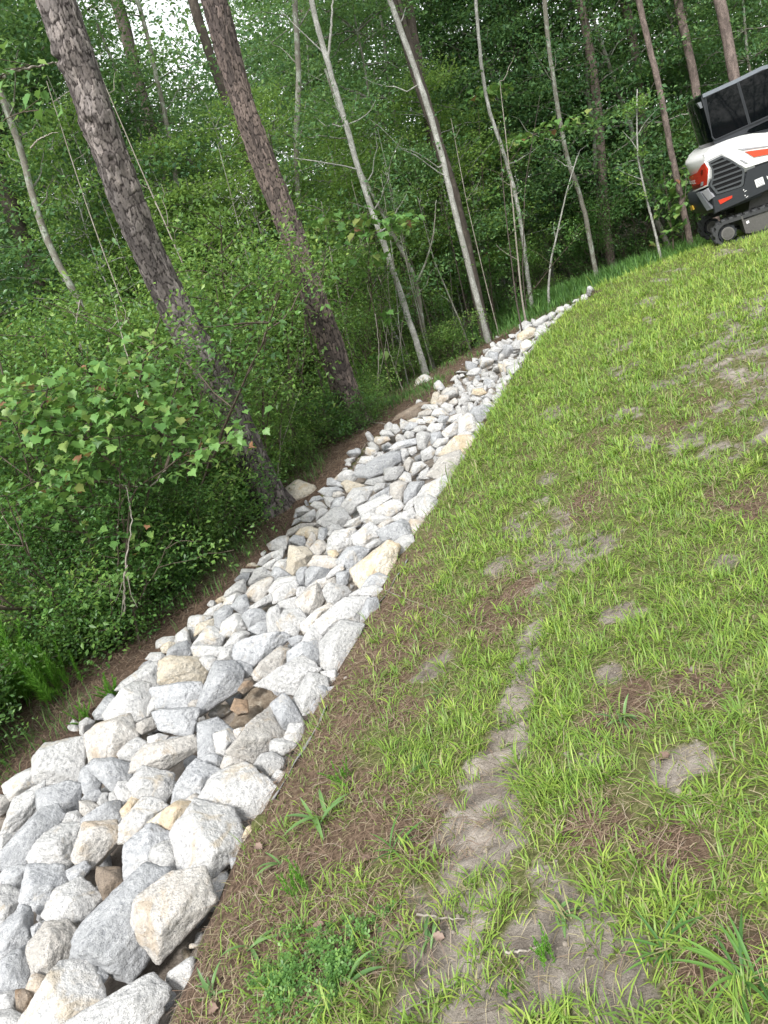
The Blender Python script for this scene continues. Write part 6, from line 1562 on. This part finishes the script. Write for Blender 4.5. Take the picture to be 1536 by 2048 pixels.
# ------------------------------------------------------------------ compact excavator on the crest
def machine():
    O = hitg(1440, 494, -.015)
    az_, p_ = R(-20), R(4.3)
    f = np.array([math.cos(az_) * math.cos(p_), math.sin(az_) * math.cos(p_), math.sin(p_)])
    l = np.cross([0, 0, 1], f); l /= np.linalg.norm(l); u = np.cross(f, l)
    root = empty('mini_excavator', O, 'white, black and red compact tracked excavator with dark cab, parked on the lawn crest', 'excavator')
    root.rotation_euler = Matrix((f, l, u)).transposed().to_euler()
    FR = {'z': (1300, 100, 4.877), 'k': (1360, 280, 8.727)}
    def S(pts, fr='k', y=.03):
        ox, oy, s_ = FR[fr]; out = []
        for a, b in pts:
            d = ray(ox + a / s_, oy + b / s_); n = l
            t = ((O - CAM) @ n + y) / (d @ n); q = CAM + t * d - O; out.append((q @ f, q @ u))
        return np.array(out)
    mt = {'white': plain('white_machine_paint', (.70, .70, .70), .35, .5, 0, 20, .12, .03), 'black': plain('charcoal_machine_paint', (.016, .019, .024), .55, .5, 0, 25, .3, .05),
          'glass': plain('tinted_glass', (.002, .003, .004), .03, .2, 0, 3, 0, 0), 'rubber': plain('dusty_rubber', (.05, .052, .054), .75, .3, 0, 30, .5, .3),
          'steel': plain('dusty_grey_steel', (.11, .106, .10), .6, .4, .2, 40, .55, .3), 'hub': plain('mud_dusted_hub', (.16, .155, .145), .7, .3, 0, 60, .5, .3),
          'red': plain('red_lamp_lens', (.50, .04, .022), .2, .6, 0, 10, .1, 0), 'stripe': plain('red_orange_stripe', (.62, .07, .03), .35, .5, 0, 10, .1, 0), 'darkred': plain('painted_recess_shade', (.14, .012, .008), .3, .5, 0, 10, .1, 0),
          'roofg': plain('grey_roof_rim', (.17, .19, .22), .4, .5, 0, 30, .2, .05), 'trim': plain('dark_grey_trim', (.055, .06, .066), .45, .5, 0, 30, .2, .05), 'grey': plain('grey_plastic_trim', (.16, .17, .185), .45, .5, 0, 30, .2, .05), 'ltgrey': plain('silver_grey_panel', (.34, .34, .37), .4, .5, 0, 30, .2, .05), 'amber': plain('amber_reflector', (.55, .36, .05), .25, .5, 0, 30, .1, 0),
          'orangeboom': plain('boom_charcoal', (.06, .06, .065), .5, .4, 0, 20, .3, .1), 'decal': plain('white_decal', (.75, .75, .75), .5, .4, 0, 30, .05, 0)}
    def finish(name, bm, mat, bev=.0, par=root, smooth_=False):
        if bev:
            bmesh.ops.bevel(bm, geom=[e for e in bm.edges if len(e.link_faces) == 2 and e.calc_face_angle(0) > .5], offset=bev, segments=2, affect='EDGES', profile=.6)
        bmesh.ops.recalc_face_normals(bm, faces=bm.faces)
        me = bpy.data.meshes.new(name); bm.to_mesh(me); bm.free(); me.materials.append(mt[mat] if isinstance(mat, str) else mat)
        if smooth_: me.polygons.foreach_set('use_smooth', [True] * len(me.polygons))
        return link(name, me, par)
    def prism(name, P, y0, y1, mat, bev=.012, par=root):
        bm = bmesh.new(); A = [bm.verts.new((a, y0, c)) for a, c in P]; B = [bm.verts.new((a, y1, c)) for a, c in P]; n = len(P)
        bm.faces.new(A); bm.faces.new(B[::-1])
        for i in range(n): bm.faces.new((A[i], B[i], B[(i + 1) % n], A[(i + 1) % n]))
        return finish(name, bm, mat, bev, par)
    W = 1.52
    a0 = S([(455, 380)])[0][0]            # near rear corner
    def Bq(y, B): return B * np.clip(np.sin(math.pi * np.clip((y - .03) / (W - .03), 0, 1)), 0, 1) ** .85
    def tail(name, levels, mat, par=root):
        """levels: (height, how far the tail bows back, front a)"""
        ys = .03 + (W - .03) * (1 - np.cos(np.linspace(0, math.pi, 37))) / 2; bm = bmesh.new(); rows = []
        for c, B, xo in levels:
            rows.append([bm.verts.new((a0 + xo - Bq(y, B), y, c - 0)) for y in ys] + [bm.verts.new((a0 + .55, W, c)), bm.verts.new((a0 + .55, .03, c))])
        n = len(rows[0])
        for r0_, r1 in zip(rows[:-1], rows[1:]):
            for i in range(n): bm.faces.new((r0_[i], r0_[(i + 1) % n], r1[(i + 1) % n], r1[i]))
        bm.faces.new(rows[0][::-1]); bm.faces.new(rows[-1])
        return finish(name, bm, mat, 0, par, True)
    cz = lambda a, b: S([(a, b)])[0][1]
    c_top, c_wb, c_rb, c_bt, c_bb = cz(400, 240), cz(455, 400), cz(500, 790), cz(530, 850), cz(600, 1290)
    # the tail: white hood corner, red lamp band below it, black counterweight
    tail('rear_hood', [(c_rb - .02, .11, .02), (c_wb - .05, .13, 0), (c_wb + .04, .14, -.01), (c_top - .05, .13, 0), (c_top - .01, .09, .03), (c_top + .005, .04, .08)], 'white')
    cw = tail('counterweight', [(c_bb - .01, .14, .05), (c_bb + .03, .21, .02), ((c_bb + c_bt) / 2, .23, .0), (c_bt - .03, .23, .0), (c_bt, .19, .02)], 'black')
    def onto_tail(pts, B, xo, fr='k'):
        ox, oy, s_ = FR[fr]; out = []
        for a, b in pts:
            d = ray(ox + a / s_, oy + b / s_); o_ = CAM - O
            t = (.03 - o_ @ l) / (d @ l); q = o_ + t * d
            if q @ f > a0 + xo: out.append((q @ f, .03, q @ u)); continue
            # intersect the bowed wall
            best = None
            for y in np.linspace(.03, 1.0, 400):
                t = (y - o_ @ l) / (d @ l); q = o_ + t * d; g = (q @ f) - (a0 + xo - Bq(y, B))
                if best is None or abs(g) < best[0]: best = (abs(g), q @ f, y, q @ u)
                if g > 0 and False: break
            out.append(best[1:])
        return np.array(out)
    def decal(name, pts, mat, off, B=.14, xo=0, fr='k', par=root, thick=.012, side=False):
        P = (np.array([(a, .03, c) for a, c in S(pts, fr)]) if side else onto_tail(pts, B, xo, fr))
        # subdivide outline so it follows the bow
        if not side:
            Q_ = []
            for i in range(len(pts)):
                p0, p1 = np.array(pts[i], float), np.array(pts[(i + 1) % len(pts)], float)
                for t in (0, .2, .4, .6, .8): Q_.append(p0 + (p1 - p0) * t)
            P = onto_tail(Q_, B, xo, fr)
        out = np.array([0, -1, 0]) if side else np.array([-.75, -.66, 0]); c = P.mean(0)
        bm = bmesh.new(); A = [bm.verts.new(p + out * off) for p in P]; B2 = [bm.verts.new(p - out * thick) for p in P]; n = len(P)
        for i in range(n): bm.faces.new((A[i], B2[i], B2[(i + 1) % n], A[(i + 1) % n]))
        if side: bm.faces.new(A)
        else:
            cp = np.mean(np.array(Q_), axis=0); prev = A
            for sc3 in (.86, .72, .58, .44, .3, .15):
                cur = [bm.verts.new(p + out * off) for p in onto_tail([cp + (np.array(q) - cp) * sc3 for q in Q_], B, xo, fr)]
                for i in range(n): bm.faces.new((prev[i], prev[(i + 1) % n], cur[(i + 1) % n], cur[i]))
                prev = cur
            ca = bm.verts.new(onto_tail([cp], B, xo, fr)[0] + out * off)
            for i in range(n): bm.faces.new((prev[i], prev[(i + 1) % n], ca))
        return finish(name, bm, mat, 0, par)
    lamp = decal('tail_lamp', [(450, 388), (527, 490), (500, 772), (262, 876), (172, 630), (320, 560), (398, 430)], 'red', .026)
    for q4 in ([(446, 366), (462, 368), (545, 488), (526, 492)], [(526, 488), (546, 488), (518, 792), (498, 778)], [(498, 770), (518, 790), (262, 898), (242, 880)]):
        decal('lamp_trim', q4, 'white', .032, par=lamp)
    decal('lamp_recess_shade', [(405, 505), (425, 510), (410, 600), (385, 560)], 'darkred', .034, par=lamp)  # raised dark red patch, the recess shadow put into its colour
    decal('lamp_recess_shade', [(235, 800), (400, 742), (430, 790), (262, 866)], 'darkred', .034, par=lamp)  # lower recess, its shade painted in the same dark red
    decal('painted_reflection_strip', [(398, 722), (432, 715), (430, 775), (388, 792)], 'ltgrey', .036, par=lamp)  # light grey strip, a reflection painted onto the lens
    # lettering across the tail band
    cu = bpy.data.curves.new('lettering', 'FONT'); cu.body = 'Bobcat'; cu.extrude = .0; cu.size = 1
    to = bpy.data.objects.new('tmp', cu); C.objects.link(to); bpy.context.view_layer.update()
    dg = bpy.context.evaluated_depsgraph_get(); tm = bpy.data.meshes.new_from_object(to.evaluated_get(dg)); bpy.data.objects.remove(to)
    co = np.array([v.co[:] for v in tm.vertices]); e_ = onto_tail([(322, 742)], .14, 0)[0]; top_ = onto_tail([(300, 648)], .14, 0)[0]
    hs_ = (top_[2] - e_[2]) / .72; wmax = co[:, 0].max()
    yy = e_[1] + (wmax - co[:, 0]) * hs_ * 1.15; cc = e_[2] + co[:, 1] * hs_
    aa = a0 - Bq(yy, .14) - .036
    tm.vertices.foreach_set('co', np.stack([aa, yy - .012, cc], -1).astype(np.float32).ravel()); tm.materials.clear(); tm.materials.append(mt['decal']); tm.update()
    tm.name = 'lettering'; link('lettering', tm, lamp)
    decal('corner_panel', [(402, 888), (500, 832), (612, 982), (522, 1052)], 'ltgrey', .03, .23, .0)
    decal('corner_trim', [(310, 918), (382, 895), (582, 1188), (500, 1222)], 'grey', .035, .23, .0)
    decal('amber_reflector', [(185, 1150), (225, 1140), (248, 1212), (205, 1226)], 'amber', .02, .23, .0)
    # side of the upper body
    fa = 1.75
    core = S([(455, 385), (720, 250), (1145, 470), (1536, 350)]).tolist() + [[fa, S([(1536, 350)])[0][1] - .02], [fa, S([(1536, 900)])[0][1] - .10]] + S([(1536, 880), (1040, 1105), (610, 1290), (560, 1000), (500, 800)]).tolist()
    prism('engine_housing', core, .045, W - .02, 'black', .012)
    top = S([(412, 262), (540, 132), (700, 56), (860, -8), (1090, -80), (1265, -113), (1536, -128)])
    wh = top.tolist() + [[fa, top[-1][1] - .04], [fa, S([(1536, 362)])[0][1] - .03]] + S([(1536, 362), (1145, 488), (1020, 420), (890, 338), (720, 246), (452, 378)]).tolist()
    hood = prism('side_hood', wh, .02, W - .01, 'white', .02)
    prism('hood_crease', S([(1010, 155), (1536, 95), (1536, 110), (1090, 178)]), .010, .03, 'ltgrey', .003, hood)
    prism('hood_stripe', np.vstack([S([(1130, 203), (1536, 148)]), [[1.2, S([(1536, 148)])[0][1] + .0], [1.2, S([(1536, 245)])[0][1]]], S([(1536, 250), (1285, 298)])]), .008, .03, 'stripe', .003, hood)
    prism('hood_catch', S([(1040, 345), (1075, 340), (1180, 400), (1140, 410)]), .010, .03, 'ltgrey', .003, hood)
    ls_ = S([(650, 960), (1110, 800), (1170, 530), (1200, 515), (1536, 390)]).tolist() + [[fa - .05, S([(1536, 390)])[0][1] - .04], [fa - .05, S([(1536, 850)])[0][1] - .06]] + S([(1536, 860), (1040, 1085), (615, 1270), (570, 1010)]).tolist()
    skirt = prism('side_skirt', ls_, .012, .06, 'black', .012)
    gp = np.array([(490, 385), (720, 270), (890, 350), (1112, 500), (1122, 560), (1100, 780), (1060, 815), (640, 950), (520, 800), (555, 650), (550, 500)], float)
    gc = gp.mean(0); gi = (gp - gc) * .88 + gc
    # frame ring
    bm = bmesh.new(); rings = []
    for P, y in ((S(gp), .030), (S(gp), .002), (S(gi), .002), (S(gi), .034)): rings.append([bm.verts.new((a, y, c)) for a, c in P])
    n = len(gp)
    for r0_, r1 in zip(rings[:-1], rings[1:]):
        for i in range(n): bm.faces.new((r0_[i], r0_[(i + 1) % n], r1[(i + 1) % n], r1[i]))
    gr = finish('side_grille', bm, 'trim', 0)
    mt['pit'] = plain('black_void', (.006, .006, .007), .7, .2, 0, 30, 0, 0)
    prism('grille_backing', S(gi), .012, .03, 'pit', 0, gr)
    for i in range(8):
        xs = np.linspace(480, 1130, 260); b0 = 470 + i * 92 - 30; ysl = b0 - .37 * (xs - 540)
        ok = in_poly(xs, ysl, gi)
        if ok.sum() < 8: continue
        x0_, x1_ = xs[ok].min(), xs[ok].max(); ya, yb = b0 - .37 * (x0_ - 540), b0 - .37 * (x1_ - 540)
        prism('slat', S([(x0_, ya - 15), (x1_, yb - 15), (x1_, yb + 15), (x0_, ya + 15)]), .000, .012, 'trim', .002, gr)
    prism('side_reflector', S([(658, 1052), (905, 965), (903, 1010), (700, 1122)]), .004, .014, 'red', .002, skirt)
    st_ = prism('white_sticker', S([(1292, 702), (1436, 640), (1476, 770), (1334, 832)]), .006, .013, 'decal', 0, skirt)
    for i in range(5):
        q0 = np.array([1312 + i * 9, 722 + i * 22.]); prism('print_line', S([q0, q0 + [110, -46], q0 + [113, -39], q0 + [3, 7]]), .004, .007, 'grey', 0, st_)
    prism('white_mark', S([(1500, 620), (1520, 640), (1536, 615), (1560, 640), (1545, 670), (1560, 700), (1530, 690), (1515, 665)]), .006, .013, 'decal', 0, skirt)
    for a, b in ((1105, 870), (1132, 968)):
        prism('bolt_mark', S([(a - 12, b), (a, b - 13), (a + 12, b), (a, b + 13)]), .006, .013, 'decal', 0, skirt)
        prism('bolt_mark', S([(a + 12, b + 30), (a + 50, b + 5), (a + 54, b + 12), (a + 16, b + 38)]), .006, .013, 'decal', 0, skirt)
    # cab
    yc0, yc1 = .22, 1.40
    def Sz(p): return S(p, 'z', yc0)
    rt = Sz([(508, 432), (820, 292), (1085, 160), (1150, 142)])
    fr_a = rt[-1][0] + .55
    cabP = Sz([(650, 960), (610, 860), (560, 690), (500, 470), (508, 432)]).tolist() + rt[1:].tolist() + [[fr_a - .12, rt[-1][1] - .01], [fr_a, rt[-1][1] - .12], [fr_a + .18, Sz([(1151, 700)])[0][1]], [fr_a + .1, Sz([(1151, 900)])[0][1] - .1]] + Sz([(1151, 860)]).tolist()
    ar = Sz([(508, 432)])[0][0]
    cab = prism('cab', cabP, yc0, yc1, 'black', .03)
    # bowed rear wall of the cab
    ys = np.linspace(yc0, yc1, 21); bm = bmesh.new(); rows = []
    edge = Sz([(508, 440), (500, 475), (560, 690), (610, 860), (640, 950)])
    for a, c in edge: rows.append([bm.verts.new((a + .01 - .10 * math.sin(math.pi * (y - yc0) / (yc1 - yc0)) ** .6, y, c)) for y in ys])
    back = [[bm.verts.new((v.co.x + .10, v.co.y, v.co.z)) for v in r_] for r_ in (rows[0], rows[-1])]
    for r0_, r1 in zip(rows[:-1], rows[1:]):
        for i in range(20): bm.faces.new((r0_[i], r0_[i + 1], r1[i + 1], r1[i]))
    for r0_, r1 in ((rows[0], back[0]), (rows[-1], back[1])):
        for i in range(20): bm.faces.new((r0_[i], r0_[i + 1], r1[i + 1], r1[i]))
    finish('rear_window', bm, 'glass', 0, cab, True)
    rw = S([(412, 540), (470, 520), (488, 570), (445, 592)], 'z', .7)
    prism('rear_lamp', rw, .25, .5, 'grey', .01, cab)
    rim = lambda P, k_: (np.array(P, float) - np.mean(P, axis=0)) * k_ + np.mean(P, axis=0)
    def window(P, name='side_window'):
        wn = prism(name, Sz(P), yc0 - .012, yc0 + .01, 'glass', .002, cab); Pi = Sz(P); Po = Sz(rim(P, 1.07))
        bm = bmesh.new(); rings = []
        for Q_, y in ((Po, yc0 + .004), (Po, yc0 - .016), (Pi, yc0 - .016), (Pi, yc0 - .005)): rings.append([bm.verts.new((a, y, c)) for a, c in Q_])
        for r0_, r1 in zip(rings[:-1], rings[1:]):
            for i in range(len(P)): bm.faces.new((r0_[i], r0_[(i + 1) % len(P)], r1[(i + 1) % len(P)], r1[i]))
        finish('window_frame', bm, 'black', 0, wn); return wn
    window([(545, 462), (842, 322), (958, 725), (655, 862), (632, 868), (608, 840)])
    window([(868, 310), (1110, 198), (1300, 120), (1420, 540), (1180, 625), (982, 714)])
    window([(960, 775), (1180, 672), (1400, 590), (1420, 700), (1180, 760), (985, 812), (940, 805)], 'lower_window')
    prism('roof_edge', np.vstack([rt + [0, .0], [[fr_a - .12, rt[-1][1] - .005]], [[fr_a - .12, rt[-1][1] - .05]], (rt - [0, .045])[::-1]]), yc0 - .02, yc1 + .02, 'roofg', .012, cab)
    # running gear
    cK = S([(842, 1632)], 'k', 0.)[0]; bt = S([(800, 1882)], 'k', 0.)[0]; Rr = abs(cK[1] - bt[1]) * .98
    Lt = 1.55; Rf = Rr * .92
    def track(y0):
        tr = bpy.data.objects.new('track', None)
        path = []
        nA = 26
        for i in range(nA + 1): t = math.pi / 2 + math.pi * i / nA; path.append((cK[0] + Rr * math.cos(t), cK[1] + Rr * math.sin(t), math.cos(t), math.sin(t)))
        fx, fz = cK[0] + Lt, cK[1] - (Rr - Rf)
        for i in range(1, 44): t = i / 44; path.append((cK[0] + Lt * t, cK[1] - Rr + 0 * t, 0, -1))
        for i in range(nA + 1): t = -math.pi / 2 + math.pi * i / nA; path.append((fx + Rf * math.cos(t), fz + Rf * math.sin(t), math.cos(t), math.sin(t)))
        for i in range(1, 44): t = i / 44; path.append((fx - Lt * t, fz + Rf + (cK[1] + Rr - fz - Rf) * t - .025 * math.sin(math.pi * t), 0, 1))
        P = np.array(path); s_ = np.concatenate([[0], np.cumsum(np.hypot(*np.diff(P[:, :2], axis=0).T))]); tot = s_[-1] + np.hypot(*(P[0, :2] - P[-1, :2]))
        m_ = 420; t = np.linspace(0, tot, m_, endpoint=False); PP = np.vstack([P, P[:1]]); ss = np.append(s_, tot)
        Qx = [np.interp(t, ss, PP[:, k_]) for k_ in range(4)]
        yw = np.array([0, .012, .13, .145, .16, .278, .29]); bm = bmesh.new(); rows = []
        lug = lambda j, q: .026 * (1 if ((t[j] / (tot / 42)) + (.5 if q > 3 else 0)) % 1 < .5 else 0)
        for j in range(m_):
            r_ = []
            for q, y in enumerate(yw):
                o = lug(j, q) * (1 if q not in (0, 6) else .55) * (0.4 if q == 3 else 1)
                r_.append(bm.verts.new((Qx[0][j] + Qx[2][j] * o, y0 + y, Qx[1][j] + Qx[3][j] * o)))
            for y in (.29, 0): r_.append(bm.verts.new((Qx[0][j] - Qx[2][j] * .038, y0 + y, Qx[1][j] - Qx[3][j] * .038)))
            rows.append(r_)
        for j in range(m_):
            a_, b_ = rows[j], rows[(j + 1) % m_]
            for q in range(9): bm.faces.new((a_[q], a_[(q + 1) % 9], b_[(q + 1) % 9], b_[q]))
        band = finish('track', bm, 'rubber', 0)
        def disc(name, x, z, r, y_a, y_b, mat, n=40, teeth=0, par=band, bev=.004):
            P = []
            for i in range(n * (2 if teeth else 1)):
                a_ = 2 * math.pi * i / (n * (2 if teeth else 1)); rr = r * (1 + (.10 if teeth and (i % 4) < 2 else 0)); P.append((x + rr * math.cos(a_), z + rr * math.sin(a_)))
            return prism(name, P, y0 + y_a, y0 + y_b, mat, bev, par)
        disc('sprocket', cK[0], cK[1], Rr * .66, .05, .24, 'black', 20, 1)
        disc('wheel_hub', cK[0], cK[1], Rr * .50, .015, .26, 'hub')
        disc('hub_ring', cK[0], cK[1], Rr * .40, .008, .02, 'steel')
        disc('idler_wheel', fx, fz, Rf * .74, .05, .24, 'steel')
        for i in range(4): disc('track_roller', cK[0] + .42 + i * .27, cK[1] - Rr + .085, .055, .03, .26, 'steel', 24)
        fp = S([(1070, 1345), (1125, 1385), (1536, 1225)], 'k', .03).tolist() + [[cK[0] + Lt - .12, cK[1] + .10], [cK[0] + Lt - .1, cK[1] - .11]] + S([(1536, 1530), (1280, 1622), (1160, 1628)], 'k', .03).tolist()
        fm = prism('track_frame', fp, y0 + .02, y0 + .27, 'steel', .01, band)
        prism('frame_flange', S([(1062, 1335), (1090, 1330), (1175, 1625), (1150, 1630)], 'k', .0), y0 - .002, y0 + .28, 'steel', .004, band)
        if y0 < .5:
            prism('frame_decal', S([(1150, 1425), (1195, 1400), (1212, 1440), (1165, 1468)], 'k', .02), y0 + .012, y0 + .022, 'decal', .001, fm)
            disc('frame_bolt', *S([(1275, 1582)], 'k', .02)[0], .02, .008, .022, 'steel', 14, 0, fm, .002)
        return band
    track(0.); track(W - .29)
    mid = cK[0] + Lt / 2
    prism('undercarriage', [(mid - .5, cK[1] - .05), (mid + .5, cK[1] - .05), (mid + .35, c_bb + .02), (mid - .35, c_bb + .02)], .29, W - .29, 'steel', .02)
    # digging arm and blade, beyond the photograph's right edge
    fx = fa; zc = (c_top + c_bb) / 2 + .0
    boom = prism('boom', [(fx - .1, zc - .25), (fx + .35, zc - .15), (fx + .9, zc + .75), (fx + 1.75, zc + .95), (fx + 1.7, zc + 1.12), (fx + .75, zc + 1.0), (fx + .1, zc + .15)], .68, .86, 'orangeboom', .02)
    prism('dipper_arm', [(fx + 1.55, zc + 1.15), (fx + 1.85, zc + 1.05), (fx + 2.0, zc - .1), (fx + 1.88, zc - .12)], .70, .84, 'orangeboom', .015, boom)
    prism('bucket', [(fx + 1.85, zc - .05), (fx + 2.05, zc - .15), (fx + 1.95, zc - .6), (fx + 1.6, zc - .68), (fx + 1.5, zc - .45), (fx + 1.75, zc - .4)], .52, 1.02, 'steel', .015, boom)
    prism('dozer_blade', [(cK[0] + Lt + .3, cK[1] - .2), (cK[0] + Lt + .36, cK[1] + .1), (cK[0] + Lt + .42, cK[1] + .1), (cK[0] + Lt + .38, cK[1] - .2)], .0, W, 'steel', .01)
    prism('blade_arm', [(cK[0] + Lt - .3, cK[1] - .1), (cK[0] + Lt + .33, cK[1] - .1), (cK[0] + Lt + .33, cK[1] - .02), (cK[0] + Lt - .3, cK[1] + .0)], .5, 1.0, 'steel', .01)
machine()
